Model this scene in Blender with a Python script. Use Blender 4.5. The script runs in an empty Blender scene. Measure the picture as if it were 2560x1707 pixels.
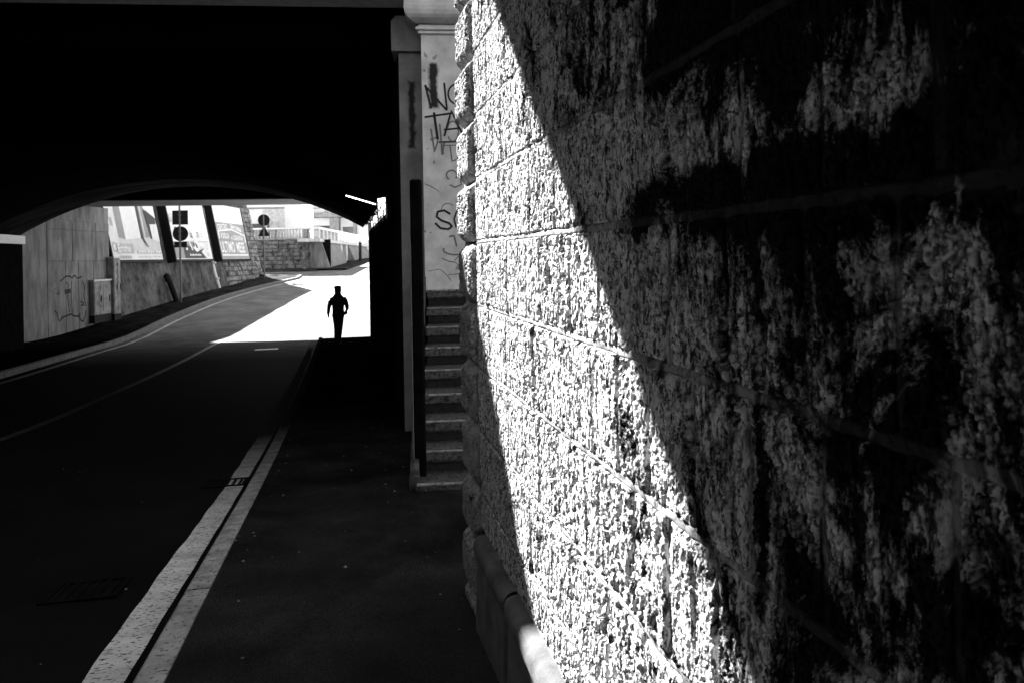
import bpy, bmesh, math, random
import numpy as np
from mathutils import Matrix, Vector

random.seed(7)
rng = np.random.default_rng(7)
R = math.radians
scene = bpy.context.scene
C = scene.collection

# ------------------------------------------------------------------ camera
# world: X right, Y along the stone wall, Z up, the lens at the origin (eye level 1.25 m over the pavement)
YAW = R(13.6)
cam_d = bpy.data.cameras.new('camera')
cam = bpy.data.objects.new('camera', cam_d)
C.objects.link(cam)
cam.matrix_world = (Matrix.Rotation(-YAW, 4, 'Z') @ Matrix.Rotation(R(90), 4, 'X') @ Matrix.Rotation(R(-1.0), 4, 'Z'))
cam_d.sensor_width = 36
cam_d.lens = 25.0
cam_d.shift_y = -0.0833
cam_d.clip_start = 0.02
cam_d.clip_end = 3000
cam_d.dof.use_dof = True
cam_d.dof.focus_distance = 2.6
cam_d.dof.aperture_fstop = 11.0
scene.camera = cam

# ------------------------------------------------------------------ sky, sun, exposure
SUN_TO = Vector((-0.55, 1.0, 0.96)).normalized()
world = bpy.data.worlds.new('World')
scene.world = world
world.use_nodes = True
wn = world.node_tree
wn.nodes.clear()
w_out = wn.nodes.new('ShaderNodeOutputWorld')
w_bg = wn.nodes.new('ShaderNodeBackground')
w_sky = wn.nodes.new('ShaderNodeTexSky')
w_sky.sky_type = 'NISHITA'
w_sky.sun_disc = False
w_sky.sun_elevation = math.asin(SUN_TO.z)
w_sky.sun_rotation = math.atan2(SUN_TO.x, SUN_TO.y)
w_bw = wn.nodes.new('ShaderNodeRGBToBW')          # black-and-white photograph: neutral sky
wn.links.new(w_sky.outputs[0], w_bw.inputs[0])
wn.links.new(w_bw.outputs[0], w_bg.inputs[0])
w_bg.inputs[1].default_value = 0.05
wn.links.new(w_bg.outputs[0], w_out.inputs[0])

sun_d = bpy.data.lights.new('sun', 'SUN')
sun_d.energy = 5.0
sun_d.angle = R(0.5)
sun = bpy.data.objects.new('sun', sun_d)
C.objects.link(sun)
sun.rotation_euler = SUN_TO.to_track_quat('Z', 'Y').to_euler()
sun.location = SUN_TO * 60

scene.view_settings.view_transform = 'Standard'
scene.view_settings.look = 'None'
scene.view_settings.gamma = 1
scene.view_settings.exposure = 3.5
scene.render.engine = 'CYCLES'
scene.cycles.use_denoising = True
scene.cycles.max_bounces = 6
scene.cycles.diffuse_bounces = 4

# ------------------------------------------------------------------ helpers
cY, sY = math.cos(YAW), math.sin(YAW)
def W(L, D, z=0.0):
    """lens-axis side/depth metres -> world"""
    return (L * cY + D * sY, -L * sY + D * cY, z)
def depth(x, y):
    return y * cY + x * sY
ZT = np.array([(-60, -.3), (-10, -.75), (0, -1.37), (2.46, -1.586), (3.6, -1.68), (5.57, -1.876), (7, -2.0), (10, -2.22), (15, -2.48), (21.4, -2.68),
               (24, -2.76), (26, -2.74), (29.3, -2.47), (35.7, -1.97), (47.5, -1.2), (54, -.78), (70, -.2), (100, .3), (400, 1.5), (1500, 2.0)])
_zd = np.arange(-60, 1500, .25)
_zz = np.interp(_zd, ZT[:, 0], ZT[:, 1])
_k = np.hanning(13); _k /= _k.sum()
_zz = np.convolve(np.pad(_zz, 6, 'edge'), _k, 'valid')
def road_z(x, y):
    return np.interp(depth(x, y), _zd, _zz)

def _hash(ix, iy, seed):
    h = (ix.astype(np.int64) * 374761393 + iy.astype(np.int64) * 668265263 + seed * 974634777) & 0xffffffff
    h = ((h ^ (h >> 13)) * 1274126177) & 0xffffffff
    h = (h ^ (h >> 16)) & 0xffffffff
    return h / 4294967296.0
def noise(x, y, seed=0):
    x0 = np.floor(x); y0 = np.floor(y)
    fx = x - x0; fy = y - y0
    ux = fx * fx * fx * (fx * (fx * 6 - 15) + 10); uy = fy * fy * fy * (fy * (fy * 6 - 15) + 10)
    def g(i, j):
        a = _hash(x0 + i, y0 + j, seed) * 2 * np.pi
        return np.cos(a) * (fx - i) + np.sin(a) * (fy - j)
    n = (g(0, 0) * (1 - ux) + g(1, 0) * ux) * (1 - uy) + (g(0, 1) * (1 - ux) + g(1, 1) * ux) * uy
    return n * 1.5
def sstep(a, b, x):
    t = np.clip((x - a) / (b - a), 0, 1)
    return t * t * (3 - 2 * t)

WLOC = {}
def link(o, parent=None):
    C.objects.link(o)
    if parent is not None:
        o.parent = parent
    return o
def tag(o, label=None, cat=None, group=None, kind=None):
    if label: o['label'] = label
    if cat: o['category'] = cat
    if group: o['group'] = group
    if kind: o['kind'] = kind
    return o
def thing(name, base, label=None, cat=None, group=None, kind=None):
    o = bpy.data.objects.new(name, None)
    o.empty_display_size = .2
    C.objects.link(o)
    o.location = base
    WLOC[o.name] = np.array(base, float)
    return tag(o, label, cat, group, kind)
class Fr:
    """a right-handed frame: origin, ex, ey, ez"""
    def __init__(s, o, ex=(1, 0, 0), ey=(0, 1, 0), ez=(0, 0, 1)):
        s.o = np.array(o, float); s.m = np.array([ex, ey, ez], float)
    def __call__(s, p):
        return s.o + np.asarray(p, float) @ s.m
WF = Fr((0, 0, 0))
class MB:
    def __init__(s):
        s.v = []; s.f = []; s.n = 0
    def add(s, v, f):
        v = np.asarray(v, float).reshape(-1, 3)
        s.v.append(v)
        s.f += [tuple(i + s.n for i in q) for q in f]
        s.n += len(v)
        return s
    def box(s, a, b, fr=WF, jit=0.0):
        (x0, y0, z0), (x1, y1, z1) = a, b
        v = np.array([(x0, y0, z0), (x1, y0, z0), (x1, y1, z0), (x0, y1, z0), (x0, y0, z1), (x1, y0, z1), (x1, y1, z1), (x0, y1, z1)], float)
        if jit: v = v + rng.uniform(-jit, jit, v.shape)
        return s.add(fr(v), [(0, 3, 2, 1), (4, 5, 6, 7), (0, 1, 5, 4), (1, 2, 6, 5), (2, 3, 7, 6), (3, 0, 4, 7)])
    def bbox(s, a, b, bev, fr=WF, jit=0.0):
        """box with chamfered edges (44 triangles)"""
        lo = np.array(a, float); hi = np.array(b, float)
        bm = bmesh.new()
        bmesh.ops.create_cube(bm, size=1)
        for v in bm.verts:
            v.co = [(lo[i] + hi[i]) / 2 + v.co[i] * (hi[i] - lo[i]) for i in range(3)]
        bmesh.ops.bevel(bm, geom=bm.edges[:], offset=bev, segments=1, profile=.5, affect='EDGES')
        bm.verts.index_update()
        v = np.array([x.co[:] for x in bm.verts]); f = [[x.index for x in q.verts] for q in bm.faces]
        bm.free()
        if jit: v = v + rng.uniform(-jit, jit, v.shape)
        return s.add(fr(v), f)
    def prism(s, poly, y0, y1, fr=WF):
        """polygon in the frame's x-z plane (counter-clockwise seen from -y) pushed from y0 to y1"""
        n = len(poly)
        v = [(p[0], y0, p[1]) for p in poly] + [(p[0], y1, p[1]) for p in poly]
        f = [tuple(range(n)), tuple(range(2 * n - 1, n - 1, -1))]
        f += [(i, i + n, (i + 1) % n + n, (i + 1) % n) for i in range(n)]
        return s.add(fr(v), f)
    def grid(s, P):
        """P: (m, n, 3) array of points"""
        m, n = P.shape[:2]
        i = np.arange(m - 1)[:, None] * n + np.arange(n - 1)[None, :]
        q = np.stack([i, i + 1, i + n + 1, i + n], -1).reshape(-1, 4)
        return s.add(P.reshape(-1, 3), q.tolist())
    def tube(s, pts, r, n=8, caps=True):
        pts = np.asarray(pts, float)
        rr = np.broadcast_to(np.asarray(r, float), (len(pts),))
        rings = []
        for i, p in enumerate(pts):
            t = pts[min(i + 1, len(pts) - 1)] - pts[max(i - 1, 0)]
            t = t / (np.linalg.norm(t) + 1e-9)
            a = np.array((0, 0, 1.)) if abs(t[2]) < .9 else np.array((1., 0, 0))
            u = np.cross(t, a); u /= np.linalg.norm(u); w = np.cross(t, u)
            an = np.arange(n) * 2 * np.pi / n
            rings.append(p + rr[i] * (np.cos(an)[:, None] * u + np.sin(an)[:, None] * w))
        v = np.concatenate(rings)
        f = []
        for i in range(len(pts) - 1):
            for j in range(n):
                f.append((i * n + j, i * n + (j + 1) % n, (i + 1) * n + (j + 1) % n, (i + 1) * n + j))
        if caps:
            f.append(tuple(range(n - 1, -1, -1))); f.append(tuple((len(pts) - 1) * n + j for j in range(n)))
        return s.add(v, f)
    def ribbon(s, pts, w, fr, off):
        """flat brush stroke in the frame's x-z plane, lifted off along -y"""
        pts = np.asarray(pts, float)
        n = len(pts)
        ww = np.broadcast_to(np.asarray(w, float), (n,))
        t = np.gradient(pts, axis=0); t /= np.linalg.norm(t, axis=1)[:, None] + 1e-9
        nn = np.stack([-t[:, 1], t[:, 0]], 1)
        a = pts + nn * ww[:, None] / 2; b = pts - nn * ww[:, None] / 2
        v = [(p[0], -off, p[1]) for p in a] + [(p[0], -off, p[1]) for p in b]
        return s.add(fr(v), [(i, i + n, i + n + 1, i + 1) for i in range(n - 1)])
    def build(s, name, mat, parent=None, smooth=False, base=None):
        v = np.concatenate(s.v)
        b = np.zeros(3)
        if parent is not None: b = WLOC[parent.name]
        elif base is not None: b = np.array(base, float)
        me = bpy.data.meshes.new(name)
        me.from_pydata((v - b).tolist(), [], s.f)
        me.update()
        if mat: me.materials.append(mat)
        if smooth: me.polygons.foreach_set('use_smooth', [True] * len(me.polygons))
        o = bpy.data.objects.new(name, me)
        link(o, parent)
        if parent is None: o.location = b
        WLOC[o.name] = b
        return o
def grid_mesh(name, P, mat, parent, extra=None):
    """fast grid mesh (numpy) for the dense stone faces"""
    m, n = P.shape[:2]
    i = np.arange(m - 1)[:, None] * n + np.arange(n - 1)[None, :]
    q = np.stack([i, i + 1, i + n + 1, i + n], -1).reshape(-1, 4)
    v = P.reshape(-1, 3) - WLOC[parent.name]
    me = bpy.data.meshes.new(name)
    me.vertices.add(len(v)); me.vertices.foreach_set('co', v.astype(np.float32).ravel())
    me.loops.add(q.size); me.loops.foreach_set('vertex_index', q.ravel().astype(np.int32))
    me.polygons.add(len(q)); me.polygons.foreach_set('loop_start', np.arange(0, q.size, 4, dtype=np.int32))
    me.polygons.foreach_set('use_smooth', np.ones(len(q), bool))
    me.update(calc_edges=True)
    me.materials.append(mat)
    o = bpy.data.objects.new(name, me)
    link(o, parent)
    WLOC[o.name] = WLOC[parent.name]
    return o
def text_mesh(body, fr, x, z, size, sx, mat, name, parent, off=.006, shear=0.0, bold=0.0, align='LEFT', rise=0.0):
    cu = bpy.data.curves.new('lettering', 'FONT')
    cu.body = body; cu.size = size; cu.offset = bold; cu.align_x = align; cu.resolution_u = 3
    t = bpy.data.objects.new('lettering', cu)
    C.objects.link(t)
    me = bpy.data.meshes.new_from_object(t)
    bpy.data.objects.remove(t)
    v = np.array([p.co[:] for p in me.vertices])
    lx = x + v[:, 0] * sx + v[:, 1] * shear
    lz = z + v[:, 1] + (v[:, 0] * sx) * rise
    w = fr(np.stack([lx, np.full(len(v), -off), lz], 1)) - WLOC[parent.name]
    me.vertices.foreach_set('co', w.ravel())
    me.update()
    me.materials.clear(); me.materials.append(mat)
    o = bpy.data.objects.new(name, me)
    link(o, parent); WLOC[o.name] = WLOC[parent.name]
    return o

# ------------------------------------------------------------------ materials
def nd(t, ty, **kw):
    n = t.nodes.new(ty)
    for k, v in kw.items(): setattr(n, k, v)
    return n
def material(name, lo, hi, scale=6.0, rough=.85, detail=6.0, stretch=(1, 1, 1), bump=0.0, bscale=None, spots=None, ramp=(.35, .65), stains=None, spec=.3, metal=0.0, dist=0.0, soot=None, soot_shade=0.0):
    """noise between two greys, optional dark spots, shaped stains (object-space boxes) and fine bump"""
    m = bpy.data.materials.new(name); m.use_nodes = True
    t = m.node_tree; b = t.nodes['Principled BSDF']
    b.inputs['Roughness'].default_value = rough
    b.inputs['Specular IOR Level'].default_value = spec
    b.inputs['Metallic'].default_value = metal
    tc = nd(t, 'ShaderNodeNewGeometry')
    mp = nd(t, 'ShaderNodeMapping'); mp.inputs['Scale'].default_value = stretch
    t.links.new(tc.outputs['Position'], mp.inputs[0])
    n1 = nd(t, 'ShaderNodeTexNoise'); n1.inputs['Scale'].default_value = scale; n1.inputs['Detail'].default_value = detail
    n1.inputs['Roughness'].default_value = .62; n1.inputs['Distortion'].default_value = dist
    t.links.new(mp.outputs[0], n1.inputs['Vector'])
    mr = nd(t, 'ShaderNodeMapRange'); mr.inputs[1].default_value = ramp[0]; mr.inputs[2].default_value = ramp[1]
    mr.inputs[3].default_value = lo; mr.inputs[4].default_value = hi
    t.links.new(n1.outputs[0], mr.inputs[0])
    val = mr.outputs[0]
    def mul(v, k):
        x = nd(t, 'ShaderNodeMath', operation='MULTIPLY'); t.links.new(v, x.inputs[0])
        if isinstance(k, (int, float)): x.inputs[1].default_value = k
        else: t.links.new(k, x.inputs[1])
        return x.outputs[0]
    if spots:
        sc, th, amt = spots
        n2 = nd(t, 'ShaderNodeTexNoise'); n2.inputs['Scale'].default_value = sc; n2.inputs['Detail'].default_value = 3
        t.links.new(mp.outputs[0], n2.inputs['Vector'])
        r2 = nd(t, 'ShaderNodeMapRange'); r2.inputs[1].default_value = th; r2.inputs[2].default_value = th + .05
        r2.inputs[3].default_value = 1.0; r2.inputs[4].default_value = 1 - amt
        t.links.new(n2.outputs[0], r2.inputs[0])
        val = mul(val, r2.outputs[0])
    if soot:
        # soot and lichen blotches: (scale, threshold lo, hi, strength, (stretch))
        for (sc, a, c2, amt, st) in soot:
            mp2 = nd(t, 'ShaderNodeMapping'); mp2.inputs['Scale'].default_value = st
            t.links.new(tc.outputs['Position'], mp2.inputs[0])
            n3 = nd(t, 'ShaderNodeTexNoise'); n3.inputs['Scale'].default_value = sc; n3.inputs['Detail'].default_value = 8; n3.inputs['Roughness'].default_value = .65
            n3.inputs['Distortion'].default_value = .6
            t.links.new(mp2.outputs[0], n3.inputs['Vector'])
            r3 = nd(t, 'ShaderNodeMapRange'); r3.inputs[1].default_value = a; r3.inputs[2].default_value = c2
            r3.inputs[3].default_value = 1.0; r3.inputs[4].default_value = 1 - amt
            t.links.new(n3.outputs[0], r3.inputs[0])
            val = mul(val, r3.outputs[0])
    if soot_shade:  # soot stains, weighted to paint the near wall's shade darker
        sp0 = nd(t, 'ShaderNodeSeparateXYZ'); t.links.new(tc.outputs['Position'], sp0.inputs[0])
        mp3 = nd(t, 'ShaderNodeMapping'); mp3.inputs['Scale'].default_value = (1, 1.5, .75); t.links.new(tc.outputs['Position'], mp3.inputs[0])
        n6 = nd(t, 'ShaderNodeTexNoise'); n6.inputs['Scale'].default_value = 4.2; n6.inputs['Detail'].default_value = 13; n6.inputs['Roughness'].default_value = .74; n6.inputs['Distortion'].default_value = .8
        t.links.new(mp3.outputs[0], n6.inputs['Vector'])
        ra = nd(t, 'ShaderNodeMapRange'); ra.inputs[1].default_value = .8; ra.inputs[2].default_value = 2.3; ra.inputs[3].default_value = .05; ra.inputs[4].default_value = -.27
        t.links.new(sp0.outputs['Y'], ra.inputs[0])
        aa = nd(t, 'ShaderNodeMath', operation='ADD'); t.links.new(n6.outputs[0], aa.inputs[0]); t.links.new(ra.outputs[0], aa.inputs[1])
        cz = nd(t, 'ShaderNodeValToRGB'); cz.color_ramp.interpolation = 'EASE'      # soot runs and painted shade by course height
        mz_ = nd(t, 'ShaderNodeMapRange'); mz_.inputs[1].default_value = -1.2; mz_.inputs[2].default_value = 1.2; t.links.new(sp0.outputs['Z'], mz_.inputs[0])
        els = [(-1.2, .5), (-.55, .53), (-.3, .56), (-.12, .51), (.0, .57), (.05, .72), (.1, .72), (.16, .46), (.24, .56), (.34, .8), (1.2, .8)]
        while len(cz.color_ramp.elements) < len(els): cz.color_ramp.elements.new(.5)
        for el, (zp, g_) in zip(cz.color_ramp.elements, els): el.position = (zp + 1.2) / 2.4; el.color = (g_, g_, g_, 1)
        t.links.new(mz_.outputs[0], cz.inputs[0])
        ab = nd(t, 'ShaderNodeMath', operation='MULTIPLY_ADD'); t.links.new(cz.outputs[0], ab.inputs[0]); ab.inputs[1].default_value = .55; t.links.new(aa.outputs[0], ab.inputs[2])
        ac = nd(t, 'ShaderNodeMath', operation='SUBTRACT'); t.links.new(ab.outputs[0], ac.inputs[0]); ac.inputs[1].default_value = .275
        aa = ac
        rb = nd(t, 'ShaderNodeMapRange'); rb.inputs[1].default_value = .5; rb.inputs[2].default_value = .58; rb.inputs[3].default_value = 1; rb.inputs[4].default_value = 1 - soot_shade
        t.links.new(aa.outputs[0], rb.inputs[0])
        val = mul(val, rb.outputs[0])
    if stains:
        oc = nd(t, 'ShaderNodeTexCoord')
        nz = nd(t, 'ShaderNodeTexNoise'); nz.inputs['Scale'].default_value = 9; nz.inputs['Detail'].default_value = 6
        t.links.new(tc.outputs['Position'], nz.inputs['Vector'])
        for (cx, cz, hx, hz, amt, ed, ax) in stains:   # centre, half size (metres, world), strength, edge, axis of the width
            sp = nd(t, 'ShaderNodeSeparateXYZ'); t.links.new(tc.outputs['Position'], sp.inputs[0])
            def dist1(sock, c0, h):
                a = nd(t, 'ShaderNodeMath', operation='SUBTRACT'); t.links.new(sock, a.inputs[0]); a.inputs[1].default_value = c0
                a2 = nd(t, 'ShaderNodeMath', operation='ABSOLUTE'); t.links.new(a.outputs[0], a2.inputs[0])
                a3 = nd(t, 'ShaderNodeMath', operation='SUBTRACT'); t.links.new(a2.outputs[0], a3.inputs[0]); a3.inputs[1].default_value = h
                return a3.outputs[0]
            mx = nd(t, 'ShaderNodeMath', operation='MAXIMUM')
            t.links.new(dist1(sp.outputs[ax], cx, hx), mx.inputs[0]); t.links.new(dist1(sp.outputs['Z'], cz, hz), mx.inputs[1])
            nn = nd(t, 'ShaderNodeMath', operation='MULTIPLY_ADD'); t.links.new(nz.outputs[0], nn.inputs[0]); nn.inputs[1].default_value = ed * 3
            t.links.new(mx.outputs[0], nn.inputs[2])
            r4 = nd(t, 'ShaderNodeMapRange'); r4.inputs[1].default_value = ed * 1.5 - ed * .5; r4.inputs[2].default_value = ed * 1.5 + ed * .5
            r4.inputs[3].default_value = 1 - amt; r4.inputs[4].default_value = 1.0
            t.links.new(nn.outputs[0], r4.inputs[0])
            val = mul(val, r4.outputs[0])
    cc = nd(t, 'ShaderNodeCombineColor')
    for i in range(3): t.links.new(val, cc.inputs[i])
    t.links.new(cc.outputs[0], b.inputs['Base Color'])
    if bump:
        n5 = nd(t, 'ShaderNodeTexNoise'); n5.inputs['Scale'].default_value = bscale or scale * 8; n5.inputs['Detail'].default_value = 4
        t.links.new(mp.outputs[0], n5.inputs['Vector'])
        bp = nd(t, 'ShaderNodeBump'); bp.inputs['Strength'].default_value = .9; bp.inputs['Distance'].default_value = bump
        t.links.new(n5.outputs[0], bp.inputs['Height'])
        t.links.new(bp.outputs[0], b.inputs['Normal'])
    return m
def flat(name, g, rough=.7, spec=.3):
    return material(name, g * .93, g * 1.05, 3.0, rough, spec=spec)

M = {}
M['asphalt'] = material('asphalt', .008, .013, 1.1, .85, bump=.004, bscale=160, spots=(60, .68, .5), spec=.006, soot=[(230, .42, .6, .75, (1, 1, 1)), (.9, .45, .62, .12, (1, .5, 1))])
M['pavement'] = material('pavement_asphalt', .018, .04, 1.6, .9, bump=.005, bscale=140, spots=(70, .66, .4), spec=0, soot=[(200, .42, .6, .8, (1, 1, 1)), (1.1, .45, .62, .5, (1, .6, 1))])
M['kerb'] = material('kerb_stone', .17, .34, 9, .9, spots=(55, .6, .7), bump=.002, bscale=150, spec=0)
M['kerb_left'] = material('left_kerb_stone', .12, .22, 7, .9, spots=(45, .66, .6), spec=.05)
M['paint_edge'] = material('worn_edge_paint', .44, .68, 5, .75, spots=(75, .575, .85), stretch=(.6, 1.2, 1), spec=0)
M['paint'] = material('road_paint', .03, .06, 5, .75, spec=0, spots=(60, .62, .75), stretch=(.5, 1.3, 1))
M['stone'] = material('rough_wall_stone', .33, .52, 22, .95, detail=8, bump=.002, bscale=330, ramp=(.3, .7), spec=.03,
                      soot=[(9, .58, .72, .5, (1, 1, .5)), (130, .51, .57, .85, (1, 1, .32)), (48, .57, .62, .88, (1, 1, .32))], soot_shade=.98)
M['mortar'] = material('wall_mortar', .13, .25, 14, .95, bump=.001, bscale=200, spec=.03, soot=[(6, .5, .7, .5, (1, 1, 1)), (60, .52, .62, .6, (1, 1, 1))], soot_shade=.9)
M['plinth'] = material('plinth_stone', .025, .07, 8, .9, bump=.002, bscale=120)
M['panel'] = material('abutment_plaster', .42, .66, 4, .85, bump=.002, bscale=40, spots=(14, .66, .5))
M['concrete'] = material('grey_concrete', .2, .34, 3.5, .85, bump=.001, bscale=120, stretch=(1, 1, .5))
M['beam'] = material('bridge_beam_concrete', .55, .72, 9, .85, bump=.001, bscale=120)
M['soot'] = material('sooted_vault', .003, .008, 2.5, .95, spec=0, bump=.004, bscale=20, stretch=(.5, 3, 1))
M['vault'] = material('lit_rim_vault_render', .008, .03, 1.6, .95, spec=0, bump=.004, bscale=25, stretch=(.4, 2.5, 1))
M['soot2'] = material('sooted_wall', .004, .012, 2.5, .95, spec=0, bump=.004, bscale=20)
M['deck'] = material('far_deck_concrete', .1, .22, 5, .85, stretch=(.15, 2, 1))
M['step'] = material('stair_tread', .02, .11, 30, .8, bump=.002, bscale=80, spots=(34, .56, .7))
M['lit_edge_strip'] = material('lit_edge_nosing', .12, .34, 25, .8, spots=(30, .58, .8))
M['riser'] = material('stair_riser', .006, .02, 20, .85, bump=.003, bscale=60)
M['darkmetal'] = flat('dark_metal', .012, .6, .12)
M['steel'] = flat('weathered_steel', .12, .45)
M['iron'] = material('cast_iron', .002, .006, 9, .9, spec=.02)
M['grit'] = material('pale_grit', .03, .25, 30, .9)
M['ink'] = flat('black_spray_paint', .015, .7)
M['inkgrey'] = flat('faded_spray_paint', .16, .8)
M['conc2'] = material('abutment_concrete', .13, .28, 2.2, .9, stretch=(1.5, 1.5, .4), bump=.003, bscale=30, spots=(9, .66, .35))
M['render'] = material('retaining_wall_render', .03, .15, 1.4, .9, stretch=(1.3, 1.3, .8), bump=.01, bscale=8, spots=(5, .58, .5))
M['rubble'] = material('rubble_stone', .06, .34, 3.0, .9, bump=.02, bscale=10)
M['rubble_dark'] = material('old_dark_stone', .025, .2, 2.6, .9, bump=.02, bscale=10)
M['paper'] = material('poster_paper', .74, .85, 2, .6)
M['p_grey'] = flat('poster_grey', .33); M['p_mid'] = flat('poster_mid_grey', .5); M['p_dark'] = flat('poster_dark', .07)
M['p_white'] = flat('poster_white', .86); M['p_light'] = flat('poster_light_grey', .66)
M['white'] = material('added_strip_white', .72, .84, 1.0, .8)
M['glass'] = flat('dark_window_glass', .03, .15, .5)
M['galv'] = flat('galvanised_steel', .55, .4)
M['cloth'] = flat('dark_cloth', .02, .95, .1)
M['skin'] = flat('skin', .3, .6)
M['paleshaft'] = material('cabinet_paint', .14, .3, 3, .6, spots=(10, .64, .3))

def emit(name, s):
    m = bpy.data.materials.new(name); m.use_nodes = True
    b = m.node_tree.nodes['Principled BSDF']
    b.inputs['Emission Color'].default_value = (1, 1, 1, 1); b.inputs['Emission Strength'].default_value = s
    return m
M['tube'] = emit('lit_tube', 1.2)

# ------------------------------------------------------------------ ground sheet
def axis(lims):
    out = []
    for a, b, st in lims: out += list(np.arange(a, b, st))
    return np.array(out + [lims[-1][1]])
gx = axis([(-900, -60, 60), (-60, -22, 3), (-22, 6, .5), (6, 60, 3), (60, 900, 60)])
gy = axis([(-200, -20, 20), (-20, 70, .5), (70, 130, 3), (130, 1200, 60)])
X, Y = np.meshgrid(gx, gy)
Z = road_z(X, Y)
mb = MB().grid(np.stack([X, Y, Z], -1))
# tunnel shade and the brightness beyond are painted into the ground colours along Y
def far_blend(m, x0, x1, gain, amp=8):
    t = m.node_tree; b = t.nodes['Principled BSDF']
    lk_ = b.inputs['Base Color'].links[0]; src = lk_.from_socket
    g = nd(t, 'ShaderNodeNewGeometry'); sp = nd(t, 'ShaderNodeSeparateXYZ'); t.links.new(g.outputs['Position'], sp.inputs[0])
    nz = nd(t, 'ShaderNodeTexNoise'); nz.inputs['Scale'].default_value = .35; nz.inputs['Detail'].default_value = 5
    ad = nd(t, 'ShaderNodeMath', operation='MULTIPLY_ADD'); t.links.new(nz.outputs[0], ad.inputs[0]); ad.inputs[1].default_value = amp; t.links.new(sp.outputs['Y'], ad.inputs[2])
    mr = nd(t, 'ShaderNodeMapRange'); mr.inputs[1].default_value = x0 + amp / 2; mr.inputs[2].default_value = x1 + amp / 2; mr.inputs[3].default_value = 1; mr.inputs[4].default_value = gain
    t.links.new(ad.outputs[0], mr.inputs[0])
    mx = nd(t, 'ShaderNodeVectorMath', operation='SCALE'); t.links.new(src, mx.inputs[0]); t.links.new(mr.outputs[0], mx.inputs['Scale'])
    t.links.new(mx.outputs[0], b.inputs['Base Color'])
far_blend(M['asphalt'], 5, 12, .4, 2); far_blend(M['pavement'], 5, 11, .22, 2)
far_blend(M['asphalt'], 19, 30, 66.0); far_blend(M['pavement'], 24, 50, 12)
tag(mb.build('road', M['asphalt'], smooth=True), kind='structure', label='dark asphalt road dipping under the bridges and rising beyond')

def strip(xa, xb, ys, lift, name, mat, drop=None, parent=None):
    """a strip following the road profile between two X functions"""
    P = np.zeros((len(ys), 2 if drop is None else 4, 3))
    for i, y in enumerate(ys):
        a = xa(y) if callable(xa) else xa; b = xb(y) if callable(xb) else xb
        pts = [(a, y, road_z(a, y) + lift), (b, y, road_z(b, y) + lift)]
        if drop is not None: pts = [(a, y, road_z(a, y) - drop)] + pts + [(b, y, road_z(b, y) - drop)]
        P[i] = pts
    return MB().grid(P[:, ::1] if True else P)
for k_ in ('paint_edge', 'kerb'): far_blend(M[k_], 4.5, 9.0, .045, 1.5)  # kerb and edge line fade into painted tunnel shade
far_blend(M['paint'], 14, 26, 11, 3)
# right pavement
ys = np.arange(-8, 24.6, .25)
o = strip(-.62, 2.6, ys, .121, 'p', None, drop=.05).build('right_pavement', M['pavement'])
tag(o, kind='structure', label='narrow asphalt pavement between the kerb and the stone wall')
# right kerb: single stones
kerb = thing('right_kerb', (-.68, 8, -2), kind='structure', label='pale kerb stones edging the right pavement')
y = -2.0
while y < 24:
    ln = 1.12
    P = []
    z0 = float(road_z(-.68, y)); z1 = float(road_z(-.68, y + ln))
    g = .006
    v = []
    for (yy, zz) in ((y + g, z0), (y + ln - g, z1)):
        v += [(-.735, yy, zz - .08), (-.623, yy, zz - .08), (-.623, yy, zz + .125), (-.722, yy, zz + .125), (-.735, yy, zz + .112)]
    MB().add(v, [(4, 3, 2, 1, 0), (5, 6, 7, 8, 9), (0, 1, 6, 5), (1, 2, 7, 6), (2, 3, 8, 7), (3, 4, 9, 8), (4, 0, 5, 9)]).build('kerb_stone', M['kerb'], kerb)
    y += ln
# painted lines
def wob(y, k): return .005 * math.sin(y * 1.3 + k) + .003 * math.sin(y * 5.3 + k * 2) + .003 * math.sin(y * 13.1 + k)
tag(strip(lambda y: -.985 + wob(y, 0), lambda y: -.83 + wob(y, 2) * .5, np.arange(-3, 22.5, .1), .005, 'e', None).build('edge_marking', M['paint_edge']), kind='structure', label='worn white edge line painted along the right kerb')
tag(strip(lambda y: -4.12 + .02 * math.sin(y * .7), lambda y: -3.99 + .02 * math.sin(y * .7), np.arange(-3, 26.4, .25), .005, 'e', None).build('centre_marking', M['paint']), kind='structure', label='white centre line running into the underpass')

# left pavement, kerb and edge line: polyline in lens-axis metres
LK = [(-5.6, 0), (-8.9, 8), (-11.2, 15), (-13.05, 22.3), (-13.75, 25.5), (-14.35, 29.5), (-14.75, 34), (-14.85, 38), (-14.6, 42), (-14.1, 45.5), (-13.75, 47.2), (-13.9, 48.4), (-14.8, 49.3), (-16.5, 49.8), (-30, 50.6)]
LK[0:3] = [( -7.3 * cY - y * sY, y * cY - 7.3 * sY) for y in (-2, 8, 18)]
def resample(pl, st):
    pl = np.array(pl, float); out = [pl[0]]
    for a, b in zip(pl[:-1], pl[1:]):
        n = max(1, int(np.linalg.norm(b - a) / st))
        out += [a + (b - a) * (i + 1) / n for i in range(n)]
    return np.array(out)
lk = resample(LK, .75)
for _ in range(3): lk[1:-1] = (lk[:-2] + 2 * lk[1:-1] + lk[2:]) / 4
LKW = np.array([W(a, b) for a, b in lk])
tng = np.gradient(LKW, axis=0)[:, :2]; tng /= np.linalg.norm(tng, axis=1)[:, None]
nrm = np.stack([tng[:, 1], -tng[:, 0]], 1)            # to the road side
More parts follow.
